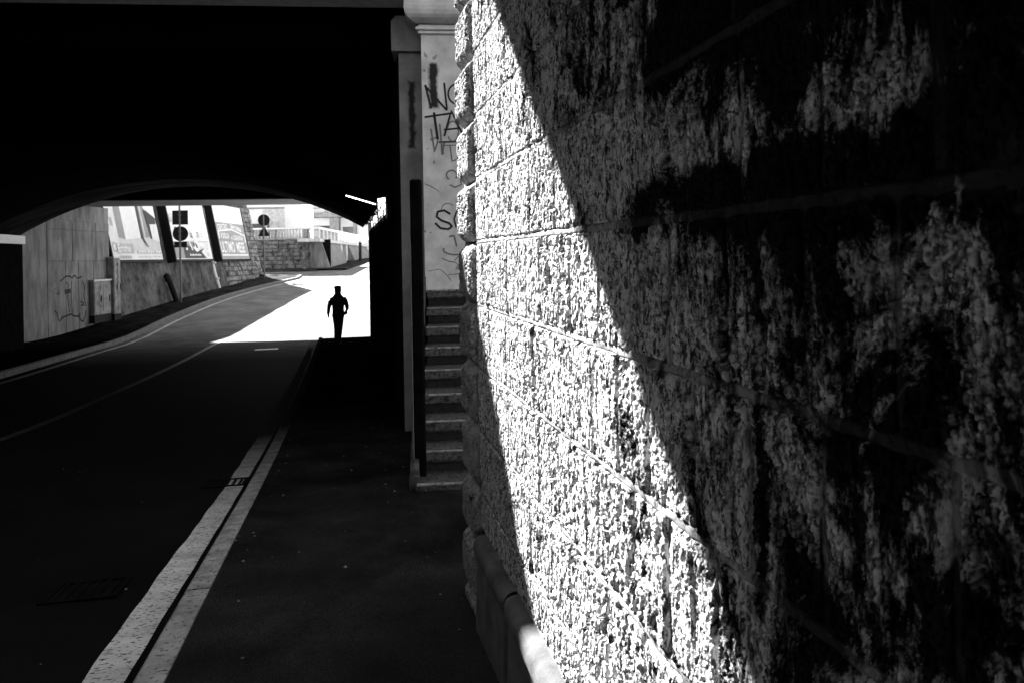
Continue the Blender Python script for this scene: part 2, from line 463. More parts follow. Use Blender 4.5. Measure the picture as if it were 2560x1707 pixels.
def offset_strip(o0, o1, lift, drop=None, sl=slice(None)):
    a = LKW[sl, :2] + nrm[sl] * o0; b = LKW[sl, :2] + nrm[sl] * o1
    rows = []
    for p, q in zip(a, b):
        zp, zq = float(road_z(*p)), float(road_z(*q))
        r = [(p[0], p[1], zp + lift), (q[0], q[1], zq + lift)]
        if drop is not None: r = [(p[0], p[1], zp - drop)] + r + [(q[0], q[1], zq - drop)]
        rows.append(r)
    return MB().grid(np.array(rows))
# pavement sheet: from the kerb back under the walls
rows = []
for p, n_ in zip(LKW, nrm):
    r = []
    for k in (-.12, -1.0, -2.2, -4.0):
        q = p[:2] + n_ * k
        r.append((q[0], q[1], float(road_z(*p[:2])) + .13))
    rows.append(r)
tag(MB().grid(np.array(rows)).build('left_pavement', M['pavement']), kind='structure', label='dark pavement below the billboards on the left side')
lkerb = thing('left_kerb', tuple(W(-14, 30, -2.4)), kind='structure', label='grey kerb stones curving along the left pavement')
for i in range(0, len(LKW) - 1, 2):
    j = min(i + 2, len(LKW) - 1)
    v = []
    for k, e in ((i, .01), (j, -.01)):
        p = LKW[k, :2] + tng[k] * e; z0 = float(road_z(*p))
        for o_, zz in ((0, -.06), (0, .12), (-.02, .135), (-.16, .135), (-.16, -.06)):
            q = p + nrm[k] * o_
            v.append((q[0], q[1], z0 + zz))
    MB().add(v, [(0, 1, 2, 3, 4), (9, 8, 7, 6, 5), (0, 5, 6, 1), (1, 6, 7, 2), (2, 7, 8, 3), (3, 8, 9, 4), (4, 9, 5, 0)]).build('kerb_stone', M['kerb_left'], lkerb)
tag(offset_strip(.28, .42, .005, sl=slice(6, int(len(LKW) * .78))).build('left_edge_marking', M['paint']), kind='structure', label='white edge line following the left kerb round the bend')

# ------------------------------------------------------------------ foreground stone wall (right)
XW = .56
COURSES = [-1.12, -.98, -.72, -.46, -.20, .06, .32, .58, .84, 1.10, 1.36]
wall = thing('stone_wall', (XW, 1.6, -1.5), 'tall rough stone block wall filling the right half, crossed by a diagonal shadow', 'wall')
# mortar bed behind the blocks
yy = np.arange(-.6, 2.925, .009); zz = np.arange(-1.14, 1.37, .004)
YY, ZZ = np.meshgrid(yy, zz)
near_course = np.min(np.abs(ZZ[..., None] - np.array(COURSES)[None, None, :]), -1)
XX = XW + np.where(YY < 1.45, .002, .008) - np.where(YY < 1.45, .0065, .0125) * (1 - sstep(.007, .011, near_course + .003 * noise(YY * 25, ZZ * 40, 5))) - .0022 * noise(YY * 18, ZZ * 18, 3) - .0012 * noise(YY * 60, ZZ * 60, 4)
grid_mesh('mortar_bed', np.stack([XX, YY, ZZ], -1)[:, ::-1], M['mortar'], wall)
MB().box((XW + .03, -.6, -1.7), (XW + .5, 2.92, 1.36)).build('wall_core', M['mortar'], wall)
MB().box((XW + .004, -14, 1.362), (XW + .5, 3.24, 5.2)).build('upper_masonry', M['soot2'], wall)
MB().box((XW + .02, -14, -1.7), (XW + .5, -.602, 1.36)).build('rear_masonry', M['mortar'], wall)

BLOCK_D = 0.0
def stone_h(a, b, seed=0):
    w = 1 - sstep(.95, 1.7, a) if seed == 0 else np.zeros_like(a)
    if w.max() <= 0: return stone_relief(a, b, seed)
    fine = stone_relief(a * 2.1, b * 2.1, seed + 100) * .5 + .003 * noise(a * 11, b * 9, 71) - .006 * sstep(.3, .5, noise(a * 24, b * 8, 72))
    if w.min() >= 1: return fine
    return stone_relief(a, b, seed) * (1 - w) + fine * w
def stone_relief(a, b, seed=0):
    """relief of the hammered stone (metres proud), a along, b up"""
    wa = a + .005 * noise(a * 60, b * 45, 31 + seed) + .0022 * noise(a * 150, b * 110, 33 + seed)
    wb = b + .006 * noise(a * 60, b * 45, 32 + seed) + .0026 * noise(a * 150, b * 110, 34 + seed)
    h = .0022 * noise(a * 9, b * 7, 11 + seed) + .0012 * noise(wa * 34, wb * 22, 12 + seed)
    p1 = noise(wa * 125, wb * 50, 13 + seed); p2 = noise(wa * 66, wb * 24, 14 + seed); p3 = noise(wa * 230, wb * 105, 15 + seed)
    p4 = noise(wa * 28, wb * 9, 18 + seed)
    dens = BLOCK_D + .13 * noise(a * 5, b * 4, 16 + seed) + .08 * noise(a * 17, b * 9, 19 + seed)
    h -= .0085 * sstep(.17 - dens, .29 - dens, p1)
    h -= .0125 * sstep(.32 - dens, .43 - dens, p2)
    h -= .0028 * sstep(.16, .32, p3)
    h -= .015 * sstep(.48 - dens, .57 - dens, p4)
    h += .0010 * noise(a * 300, b * 190, 17 + seed)
    return h
def in_view(y0, y1, z0, z1):
    u = lambda y: 1633 * XW / (max(y * cY + XW * sY, .05) * cY)
    # wedge seen by the lens at the wall, with a margin
    for y in (y0, y1):
        k = XW / u(y)
        lo, hi = -(1040) / u(y) * XW, 660 / u(y) * XW
        if z1 > lo - .1 and z0 < hi + .1 and y > .32: return True
    return False
nblk = 0
for ci in range(len(COURSES) - 1):
    z0, z1 = COURSES[ci], COURSES[ci + 1]
    y = -.55 + random.uniform(0, .12) + (.085 if ci % 2 else 0)
    first = True
    while y < 2.90:
        w_ = random.choice([.15, .16, .165, .175, .185, .2])
        if y > 1.3: w_ *= random.choice([1.0, 1.25, 1.6])
        y1 = min(y + w_, 2.915)
        if 2.915 - y1 < .07: y1 = 2.915
        mh = .0045 + .003 * random.random(); mv = .002 + .0015 * random.random()
        mv = mv * (2.6 if y < 1.35 else 1)
        a0, a1, b0, b1 = y + mv, y1 - mv, z0 + mh, z1 - mh
        vis = in_view(a0, a1, b0, b1)
        st = .003 if vis else .012
        if vis and a1 < 1.25: st = .0019 if a1 < .95 else .0023
        na = max(4, int((a1 - a0) / st)); nb = max(4, int((b1 - b0) / st))
        A, B = np.meshgrid(np.linspace(a0, a1, na), np.linspace(b0, b1, nb))
        BLOCK_D = random.uniform(-.07, .06)
        h = stone_h(A, B)
        e = np.minimum(np.minimum(A - a0, a1 - A), np.minimum(B - b0, b1 - B)) + .004 * noise(A * 40, B * 40, 21)
        edge = sstep(-.001, .006, e)
        off = random.uniform(-.002, .002) + random.uniform(-.012, .012) * (A - (a0 + a1) / 2) + random.uniform(-.015, .015) * (B - (b0 + b1) / 2)
        prof = (.0095 + off + h) * edge + .001 * (1 - edge)
        Pm = np.stack([XW - prof, A, B], -1)
        # skirt into the mortar
        rim = Pm.copy()
        rim[0, :, 0] = rim[-1, :, 0] = XW + .02; rim[:, 0, 0] = rim[:, -1, 0] = XW + .02
        grid_mesh('stone_block', rim[:, ::-1], M['stone'], wall)
        nblk += 1
        y = y1
# moulded plinth along the foot
pl = MB()
prof = [(.60, -1.118), (.535, -1.118), (.515, -1.124), (.503, -1.14), (.499, -1.165), (.505, -1.19), (.522, -1.205), (.516, -1.225), (.512, -1.32), (.508, -1.45), (.503, -1.75)]
yp = np.arange(-.6, 2.90, .02)
def plinth_piece(y0, y1):
    ys_ = np.arange(y0, y1 + .001, .02)
    P = np.zeros((len(ys_), len(prof), 3))
    for i, y_ in enumerate(ys_):
        for j, (px, pz) in enumerate(prof):
            e_ = .008 * max(0, 1 - min(y_ - y0, y1 - y_) / .02) if j > 1 else 0
            P[i, j] = (px + e_, y_, pz)
    P[:, :, 0] += .004 * noise(P[:, :, 1] * 14, P[:, :, 2] * 14, 41) + .0015 * noise(P[:, :, 1] * 70, P[:, :, 2] * 70, 42)
    P[:, :, 2] += .004 * noise(P[:, :, 1] * 8, P[:, :, 0] * 14, 43)
    return P
for y0, y1 in ((-.6, .3), (.3, 1.02), (1.02, 1.72), (1.72, 2.3), (2.3, 2.84)):
    grid_mesh('plinth_stone', plinth_piece(y0 + .002, y1 - .002), M['plinth'], wall)
MB().box((.53, -.6, -1.8), (.6, 2.83, -1.125)).build('plinth_core', M['plinth'], wall)

# ------------------------------------------------------------------ quoined pier at the far end of the wall
pier = thing('quoin_pier', (.7, 3.15, -1.7), 'pier of projecting rounded stone quoins at the far end of the lit wall', 'pier')
MB().box((XW + .012, 2.93, -1.9), (1.6, 3.295, 1.36)).build('pier_core', M['mortar'], pier)
M['quoin'] = material('quoin_stone', .16, .3, 22, .95, detail=8, bump=.002, bscale=330, ramp=(.3, .7), spec=.02, soot=[(120, .56, .62, .8, (1, 1, .3)), (48, .59, .64, .85, (1, 1, .3))])
qz = [-1.72, -1.46, -1.22, -.98, -.72, -.46, -.20, .06, .32, .58, .84, 1.10, 1.36, 1.62]
for q in range(len(qz) - 1):
    b0, b1 = qz[q] + .004, qz[q + 1] - .004
    p = .034 + random.uniform(-.004, .006)
    y0 = 2.935 + random.uniform(-.008, .004); y1 = 3.24
    r = .022
    # outline: from the wall, round the near corner, along the road face, round the far corner
    path = [(XW + .02, y0)]
    path += [(x, y0) for x in np.linspace(XW + .005, XW - p + r, 8)]
    path += [(XW - p + r - r * math.sin(t), y0 + r - r * math.cos(t)) for t in np.linspace(0, math.pi / 2, 7)[1:]]
    path += [(XW - p, yv) for yv in np.linspace(y0 + r, y1 - r, 60)[1:]]
    path += [(XW - p + r - r * math.cos(t), y1 - r + r * math.sin(t)) for t in np.linspace(0, math.pi / 2, 6)[1:]]
    path += [(XW + .05, y1)]
    path = np.array(path)
    d_ = np.concatenate([[0], np.cumsum(np.linalg.norm(np.diff(path, axis=0), axis=1))])
    tn = np.gradient(path, axis=0); tn /= np.linalg.norm(tn, axis=1)[:, None]
    nv = np.stack([tn[:, 1], -tn[:, 0]], 1) * -1
    nz_ = 80
    B = np.linspace(b0, b1, nz_)
    S, BB = np.meshgrid(d_ + q * 3.1, B)
    BLOCK_D = random.uniform(-.06, .05)
    h = stone_h(S, BB, 50)
    ed = np.minimum(BB - b0, b1 - BB) + .006 * noise(S * 20, BB * 20, 51)
    wz = sstep(0, 1, np.clip(ed / .05, 0, 1) ** .7)
    # shrink the block towards the joint at top and bottom
    cx, cy_ = XW + .02, (y0 + y1) / 2
    PX = path[None, :, 0] + nv[None, :, 0] * h * wz + (1 - wz) * np.clip(XW + .012 - path[None, :, 0], 0, 1) * .85
    PY = path[None, :, 1] + nv[None, :, 1] * h * wz + (1 - wz) * .012 * np.sign(cy_ - path[None, :, 1])
    grid_mesh('quoin_block', np.stack([PX, PY, BB], -1)[:, ::-1], M['quoin'], pier)

# ------------------------------------------------------------------ bridge-aligned frame (skewed 8.5 degrees)
SK = R(8.5)
TB = np.array((math.cos(SK), -math.sin(SK), 0)); NB = np.array((math.sin(SK), math.cos(SK), 0))
def bfr(L, D, z=0): return Fr(W(L, D, z), TB, NB)

# stairs: nine steps climbing away behind the wall
sf = bfr(-.705, 5.3, 0)
zst = -1.78
stairs = thing('stone_stairs', tuple(sf((.5, 1.2, zst))), 'worn narrow stone stairs rising behind the lit wall', 'stairs')
for i in range(9):
    zt = -1.675 + .165 * i; yf = .29 * i
    x0 = -.015 + .01 * random.random() - (.03 if i == 0 else 0)
    t_ = .085 if i else .1
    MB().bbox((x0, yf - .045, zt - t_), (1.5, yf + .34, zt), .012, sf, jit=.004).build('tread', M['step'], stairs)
    MB().bbox((x0 + .01, yf - .049, zt - .01), (1.5, yf - .02, zt + .003), .004, sf, jit=.002).build('lit_edge_strip', M['lit_edge_strip'], stairs)  # pale strip paints the light catching each step edge
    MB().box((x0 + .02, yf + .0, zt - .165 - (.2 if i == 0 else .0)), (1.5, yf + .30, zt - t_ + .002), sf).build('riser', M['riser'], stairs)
MB().prism([(-.09, -1.95), (-.018, -1.95), (-.018, -1.64), (-.05, -1.62), (-.09, -1.64)], .02, .36, sf).build('stringer_foot', M['plinth'], stairs)
v = []
for k in (0, 8.4):
    zt = -1.60 + .165 * k; yf = .05 + .29 * k
    v += [(-.085, yf, zt - .3), (-.02, yf, zt - .3), (-.02, yf, zt), (-.05, yf, zt + .012), (-.085, yf, zt)]
MB().add(sf(v), [(0, 1, 2, 3, 4), (9, 8, 7, 6, 5), (0, 5, 6, 1), (1, 6, 7, 2), (2, 7, 8, 3), (3, 8, 9, 4), (4, 9, 5, 0)]).build('stringer', M['plinth'], stairs)

# abutment panel with capital behind the stairs
PD = 7.78
pf = bfr(-.955, PD, 0)
abut = thing('bridge_abutment', tuple(pf((.5, .2, -2))), 'pale plastered abutment pier with moulded capital and scrawled black graffiti', 'abutment')
sw = pf((.12, 0, 0))
M['panel2'] = material('stained_plaster', .46, .7, 4, .85, bump=.002, bscale=40, spots=(12, .67, .55), stains=[(float(pf((.128, 0, 0))[0]), 1.88, .045, .24, .96, .03, 'X')])
panel_o = MB().box((0, 0, -.42), (2.2, .5, 2.46), pf).build('panel', M['panel2'], abut)
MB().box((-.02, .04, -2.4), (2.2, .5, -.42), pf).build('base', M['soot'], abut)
cap = MB()
for (o_, z0, z1) in ((.03, 2.44, 2.475), (.055, 2.477, 2.51), (.03, 2.512, 2.54)):
    cap.bbox((-o_, -o_, z0), (2.2, .5, z1), .006, pf)
cap.build('necking', M['beam'], abut)
curve = [(2.542, .05), (2.56, .09), (2.585, .13), (2.615, .155), (2.66, .17), (2.705, .175)]
P = np.array([[pf((2.2, -o_, z)), pf((-o_, -o_, z)), pf((-o_, .5, z))] for z, o_ in curve])
cc = MB().grid(P[:, ::-1]); cc.box((-.17, -.17, 2.705), (2.2, .5, 2.797), pf)
cc.build('capital', M['panel'], abut)
gs = .00139
def gz(zy, page): return -((zy * .293 + (413.4 if page else 0)) - 588) / 1633 * PD
def gx_(zx): return (zx - 312) * gs
def stroke(pts, w, mat, page=0):
    q = np.array([(gx_(a), gz(b, page)) for a, b in pts])
    out = [q[0]]
    for a, b in zip(q[:-1], q[1:]):
        for k in range(1, 5): out.append(a + (b - a) * k / 4)
    MB().ribbon(out, w * 1.4, pf, .003).build('graffiti_stroke', M[mat], panel_o)
def arc(cx, cy, rx, ry, a0, a1, n=14): return [(cx + rx * math.cos(R(a)), cy + ry * math.sin(R(a))) for a in np.linspace(a0, a1, n)]
stroke([(340, 655), (382, 842)], .017, 'ink'); stroke([(335, 660), (505, 855)], .016, 'ink'); stroke([(507, 855), (488, 638)], .015, 'ink')
stroke(arc(592, 727, 74, 80, 60, 420, 22), .014, 'ink')
stroke([(330, 908), (545, 878)], .015, 'ink'); stroke([(404, 872), (430, 1085)], .02, 'ink')
stroke([(482, 1058), (541, 858), (634, 1062)], .016, 'ink'); stroke([(478, 1008), (605, 995)], .014, 'ink')
stroke([(378, 1000), (404, 1182), (432, 1090)], .013, 'inkgrey'); stroke([(440, 1105), (660, 1100)], .013, 'ink'); stroke([(458, 1132), (640, 1127)], .008, 'inkgrey')
stroke([(448, 960), (464, 1205), (480, 1110)], .014, 'inkgrey'); stroke(arc(550, 1020, 44, 80, -160, 150), .011, 'inkgrey'); stroke([(525, 1130), (540, 1255), (580, 1240)], .01, 'inkgrey')
stroke(arc(535, 1365, 42, 38, 120, 400), .011, 'inkgrey'); stroke([(520, 1440), (560, 1460), (610, 1440), (600, 1390)], .010, 'inkgrey')
stroke([(520, 260), (470, 230), (420, 240), (411, 280), (450, 310), (510, 332), (530, 358), (502, 378), (440, 370), (398, 328)], .017, 'ink', 1)
stroke([(640, 300), (610, 250), (568, 240), (548, 300), (562, 362), (612, 395)], .013, 'ink', 1)
stroke([(505, 437), (545, 428), (564, 515)], .014, 'inkgrey', 1); stroke(arc(560, 540, 100, 40, 10, 200), .012, 'inkgrey', 1); stroke(arc(500, 225, 50, 50, 180, 330), .006, 'inkgrey', 1)
stroke([(445, 605), (500, 630), (555, 640), (600, 690), (660, 720)], .005, 'ink', 1); stroke([(545, 625), (580, 590), (660, 588)], .005, 'ink', 1); stroke([(340, 705), (430, 690), (480, 735), (520, 785)], .004, 'ink', 1)
stroke([(322, 20), (380, 45), (420, 70), (435, 90)], .004, 'ink', 1); stroke([(490, 738), (560, 730), (650, 735)], .004, 'ink', 1)

# concrete pilaster beside the abutment
pif = bfr(-1.245, 8.05, 0)
M['pil'] = material('pilaster_concrete', .15, .27, 3.5, .85, bump=.001, bscale=120, stains=[(float(pif((.14, 0, 0))[0]), 1.62, .035, .38, .93, .03, 'X')])
pil = thing('concrete_pilaster', tuple(pif((.12, .2, -2.2))), 'grey concrete pilaster with bracket cap at the tunnel mouth', 'pilaster')
MB().box((0, 0, -2.3), (.29, .4, 2.32), pif).build('shaft', M['pil'], pil)
MB().prism([(-.075, 2.325), (.255, 2.325), (.255, 2.72), (-.02, 2.72), (-.075, 2.66)], -.06, .4, pif).build('bracket_cap', M['pil'], pil)

# dark steel post at the foot of the stairs
po = thing('steel_post', W(-.735, 5.5, -1.8), 'dark square steel post standing at the foot of the stairs', 'post')
pof = bfr(-.735, 5.5, 0)
MB().bbox((-.045, -.05, -1.95), (.045, .05, .60), .012, pof).build('shaft', M['iron'], po)
MB().bbox((-.052, -.056, -1.9), (-.043, .05, .12), .003, pof).build('edge_strip', M['steel'], po)
MB().bbox((-.1, -.11, -1.9), (.1, .11, -1.775), .01, pof).build('foot', M['plinth'], po)

# ------------------------------------------------------------------ near railway bridge (beam over the tunnel mouth)
nf = bfr(-1.0, 7.62, 0)
near = thing('railway_bridge', tuple(nf((-4, 2, 2.7))), 'flat concrete railway bridge whose edge beam crosses the top of the view', 'bridge')
MB().bbox((-14, 0, 2.80), (3.0, .38, 3.35), .012, nf).build('edge_beam', M['beam'], near)
MB().box((-14, .05, 3.35), (3.0, .3, 4.83), nf).build('parapet', M['beam'], near)
MB().box((-14, .38, 2.95), (3.0, 7.2, 3.3), nf).build('deck_slab', M['soot'], near)
for k in range(4):
    MB().box((-14, 1.3 + k * 1.6, 2.62), (3.0, 1.6 + k * 1.6, 2.948), nf).build('cross_girder', M['soot'], near)

# walls of the underpass
def skY(x, y_at_right): return y_at_right - (x - .87) * math.tan(SK)
arch = thing('arch_bridge', (-4.3, 19, -2.4), 'dark barrel vault bridge forming the black tunnel and its far arch', 'bridge')
XL, XR, ZS, ZC = -9.6, .74, .90, 2.36
hw = (.9 - XL) / 2; xm = (.9 + XL) / 2
RA = (hw ** 2 + (ZC - ZS) ** 2) / (2 * (ZC - ZS))
def arch_z(x): return ZC - RA + math.sqrt(max(RA ** 2 - (x - xm) ** 2, 0))
xs = np.linspace(XL, XR, 49)
for k in range(8):
    ya, yb = 14.2 + k * 1.15, 14.2 + (k + 1) * 1.15 - .012
    m_ = MB()
    rows = []
    for x in xs:
        zb = arch_z(x) + .006 * ((k * 7) % 3 - 1)
        rows.append([(x, skY(x, ya), zb + .5), (x, skY(x, ya), zb), (x, skY(x, (ya + yb) / 2), zb), (x, skY(x, yb), zb), (x, skY(x, yb), zb + .5)])
    m_.grid(np.array(rows)[::-1]).build('vault_ring', M['vault'] if k > 5 else M['soot'], arch)  # paler end rings paint the lit rim, near-black rings the shade inside
# mass above the vault: right side leans back, leaving a slot of daylight along the right wall
lean = .55 / .96
m_ = MB()
rows = []
for x in np.concatenate([xs[:-1], [XR]]):
    zb = arch_z(x) + .35
    pts = []
    for (yv, zz_) in ((14.25, zb), (14.25, 4.0), (23.35, 4.0), (23.35, zb)):
        xx = min(x, XR - .01 - (zz_ - 1.1) * lean) if zz_ > 1.2 else x
        pts.append((xx, skY(xx, yv), zz_))
    rows.append(pts)
m_.grid(np.array(rows))
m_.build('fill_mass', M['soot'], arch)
wl = MB()
wl.add([(-9.6, -4, -3.2), (-9.6, 25.1, -3.2), (-9.6, 25.1, .62), (-9.6, -4, .62), (-11, -4, -3.2), (-11, 25.3, -3.2), (-11, 25.3, .62), (-11, -4, .62)],
       [(0, 1, 2, 3), (1, 5, 6, 2), (3, 2, 6, 7), (4, 7, 6, 5), (0, 3, 7, 4)])
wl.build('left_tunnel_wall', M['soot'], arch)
MB().box((-9.75, 2, .625), (-9.5, 25.05, .88)).build('impost_band', M['galv'], arch)
MB().box((-12, 8, .9), (-9.62, 25.1, 4.0)).build('left_haunch', M['soot'], arch)
rw = MB()
A0 = W(-1.27, 8.15); 
rw.box((A0[0], A0[1], -3.0), (2.4, 9.4, 3.2))
rw.box((.90, 9.402, -3.2), (2.4, 14.2, 3.2))
rw.box((.90, 14.202, -3.2), (2.4, 23.2, 1.9))
rw.build('right_tunnel_wall', M['soot2'], arch)
MB().box((.885, 14.25, .86), (.8985, 23.1, 1.9)).build('added_pale_strip', M['white'], arch)  # white strip added so the daylight slot shows bright on the wall
sp = [(x, arch_z(x) + .03) for x in np.linspace(-1.4, .55, 8)] + [(.93, 1.2), (.93, 4.0), (-1.4, 4.0)]
MB().prism(sp, 14.1, 14.22).build('spandrel_wall', M['soot'], arch)
for (y0, y1) in ((17.1, 17.4), (19.9, 20.05), (21.6, 21.75)):
    MB().box((.5, y0, 1.02), (.95, y1, 1.5)).build('bearing_block', M['soot'], arch)

# cables along the top of the right tunnel wall, a lit tube on the vault
cb = thing('cable_run', (.86, 17, 1.0), 'loops of black cable hanging along the bright slot on the right tunnel wall', 'cables')
for k in range(2):
    pts = []
    for i in range(60):
        t_ = i / 59; yv = 14.4 + 7.5 * t_
        pts.append((.80 + .03 * math.sin(t_ * 31 + k), yv, 1.02 + .05 * math.sin(t_ * 44 + k * 2) + .02 * k))
    MB().tube(pts, .012, 5).build('cable', M['darkmetal'], cb)
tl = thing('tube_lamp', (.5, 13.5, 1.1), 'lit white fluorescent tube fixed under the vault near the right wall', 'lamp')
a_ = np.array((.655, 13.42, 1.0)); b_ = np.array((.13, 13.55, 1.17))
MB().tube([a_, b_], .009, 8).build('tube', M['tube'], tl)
MB().tube([a_ + (0, 0, .03), b_ + (0, 0, .03)], .012, 6).build('holder', M['darkmetal'], tl)
MB().tube([a_ + (0, 0, .03), (.91, 13.42, 1.02)], .012, 6).build('bracket_arm', M['darkmetal'], tl)

# ------------------------------------------------------------------ footbridge overhead, just behind the view's top edge: throws the diagonal shadow
DK_Y, DK_Z = 4.665, 3.0
over = thing('overhead_bridge', (-4, 3.6, 3.0), 'concrete bridge deck overhead that shades the near wall, unseen rear part added to cut sky light', 'bridge')
of = Fr((0, DK_Y, 0))
MB().box((-14, -14, DK_Z), (4, 0, DK_Z + .25), of).build('deck_slab', M['soot'], over)  # rear part unseen, added behind the lens to cut sky light
MB().box((-14, -14, DK_Z - .25), (4, -13.7, DK_Z - .002), of).build('added_rear_girder', M['soot'], over)

opp = thing('added_opposite_wall', (-10, -3, -1.5), 'unseen high dark wall across the road, added to cut sky light', 'wall')
MB().box((-11.5, -18, -2.6), (-9.8, 9.5, 6.5)).build('added_masonry', M['soot2'], opp)  # unseen wall added to close off sky light from the left
# ------------------------------------------------------------------ far flat bridge
ff = bfr(-9.5, 26.2, 0)
far = thing('flat_bridge', tuple(ff((0, 1.4, 2.25))), 'straight flat bridge deck crossing beyond the dark arch', 'bridge')
MB().box((-12, 0, 2.27), (14, 2.7, 3.1), ff).build('deck_slab', M['soot'], far)
MB().box((-12, -4.2, 2.9), (14, -.01, 3.1), ff).build('approach_slab', M['soot'], far)
for k in range(5):
    MB().box((-12, .02 + k * .54, 2.235 + .0), (14, .47 + k * .54, 2.268), ff).build('soffit_board', M['deck'], far)

# ------------------------------------------------------------------ left side: retaining wall frame
E = np.array((math.sin(R(12.85)), math.cos(R(12.85)), 0)); LF = np.array((-E[1], E[0], 0))
lw = Fr(W(-16.5, 25.0, 0), E, LF)             # x along the wall (metres from depth 25), y away from the road
def lz(s): 
    p = lw((s, 0, 0)); return float(road_z(p[0], p[1])) + .13
BAT = .19
# concrete abutment under the far bridge
ca = thing('concrete_abutment', tuple(lw((2.2, .3, -2.7))), 'board-marked concrete abutment with outlined graffiti left of the billboards', 'abutment')
pan = [(-2.2, -.1, -3.2, 2.3), (-.1, .02, 0, 0)]
def cpanel(s0, s1, z0, z1, prd=0.0):
    MB().bbox((s0 + .012, -prd, z0 + .012), (s1 - .012, .5, z1 - .012), .012, lw).build('concrete_panel', M['conc2'], ca)
MB().box((-2.4, .03, -3.4), (4.25, .8, 2.24), lw).build('core', M['conc2'], ca)
cpanel(-2.4, .25, -3.3, 2.2); 
for s0, s1 in ((.25, 1.3), (1.3, 2.1), (2.1, 3.1), (3.1, 4.25)): cpanel(s0, s1, -3.3, .08)
for s0, s1 in ((.25, 1.75), (1.75, 3.3), (3.3, 4.25)): cpanel(s0, s1, .08, 1.25)
for s0, s1 in ((.25, 1.75), (1.75, 3.3), (3.3, 4.25)): cpanel(s0, s1, 1.25, 1.62)
cpanel(1.2, 4.1, 1.62, 2.2, -.05)
# graffiti outline on the abutment: photograph zoom (px) -> wall metres
def ag(pts, w=.05, mat='ink'):
    q = []
    for zx, zy in pts:
        dx = (80 + zx / 6.53) * .91875; dy = (620 + zy / 6.53) * .91875
        u, vv = dx - 1176, dy - 588
        u0 = u - vv * .01745; v0 = vv + u * .01745
        dd = -16.5 * 1633 / u0
        q.append(((dd - 25.0) / .9999, -v0 * dd / 1633))
    out = [q[0]]
    for a, b in zip(q[:-1], q[1:]):
        for k in range(1, 4): out.append(tuple(np.array(a) + (np.array(b) - np.array(a)) * k / 3))
    MB().ribbon(out, w, lw, .006).build('graffiti_stroke', M[mat], ca)
ag([(470, 545), (540, 480), (570, 462), (640, 468), (660, 500), (690, 455), (720, 460), (745, 500), (830, 470)], .06)
ag([(480, 1150), (540, 1120), (640, 1080), (700, 1110), (780, 1120), (800, 1060)], .07)
ag([(370, 1030), (410, 1060), (450, 1200), (500, 1150)], .05); ag([(770, 1080), (810, 1180), (850, 1200), (890, 1090), (895, 1020)], .06)
ag([(250, 650), (330, 740), (360, 900), (370, 1010)], .05, 'inkgrey'); ag([(560, 560), (600, 600), (590, 800), (620, 1050)], .05)
ag([(655, 540), (650, 800), (665, 1070)], .05); ag([(760, 540), (770, 800), (760, 1080)], .05, 'inkgrey'); ag([(830, 540), (870, 620), (860, 800), (900, 960)], .05)
ag([(300, 600), (400, 520), (440, 640), (330, 700), (420, 760)], .06, 'inkgrey'); ag([(540, 720), (640, 700)], .16); ag([(580, 760), (630, 900), (640, 1000)], .2, 'inkgrey')
ag([(690, 740), (720, 800), (690, 860), (730, 850)], .04, 'inkgrey'); ag([(800, 870), (870, 900), (810, 940), (880, 935)], .04); ag([(400, 740), (450, 760), (430, 690)], .04)
# electrical cabinets in front of it
def cabinet(s0, s1, z0, z1, dep, label, name='utility_cabinet', bars=True):
    c = thing(name, tuple(lw(((s0 + s1) / 2, -dep, z0))), label, 'cabinet', 'utility cabinets by the abutment')
    MB().bbox((s0, -dep, z0), (s1, -.02, z1), .02, lw).build('case', M['paleshaft'], c)
    MB().box((s0 - .03, -dep - .03, z1 + .002), (s1 + .03, 0, z1 + .07), lw).build('lid', M['galv'], c)
    n = 2
    for k in range(n):
        w_ = (s1 - s0) / n
        MB().box((s0 + w_ * k + .03, -dep - .012, z0 + .12), (s0 + w_ * (k + 1) - .03, -dep - .001, z1 - .08), lw).build('door', M['paleshaft'], c); dr_ = bpy.data.objects[list(WLOC)[-1]]
        MB().box((s0 + w_ * (k + .75), -dep - .03, (z0 + z1) / 2 - .15), (s0 + w_ * (k + .75) + .05, -dep - .013, (z0 + z1) / 2 + .1), lw).build('handle', M['darkmetal'], dr_)
    MB().box((s0 - .02, -dep - .02, z0 - .3), (s1 + .02, -.02, z0 - .003), lw).build('base', M['darkmetal'], c)
    return c
c1 = cabinet(2.75, 3.95, -2.05, -.72, .2, 'squat pale double-door utility cabinet covered in scrawls against the concrete abutment')
c2 = cabinet(4.0, 4.5, -2.1, .18, .3, 'tall slim pale utility cabinet at the corner beside the first billboard')
for c_, (sa, za) in ((c1, (3.0, -1.0)), (c2, (4.12, -.1))):
    q = [(sa, za), (sa + .18, za + .1), (sa + .05, za - .3), (sa + .22, za - .5), (sa + .02, za - .6), (sa + .2, za - .75)]
    MB().ribbon(q, .035, lw, .225 if c_ is c1 else .325).build('scrawl', M['ink'], c_)

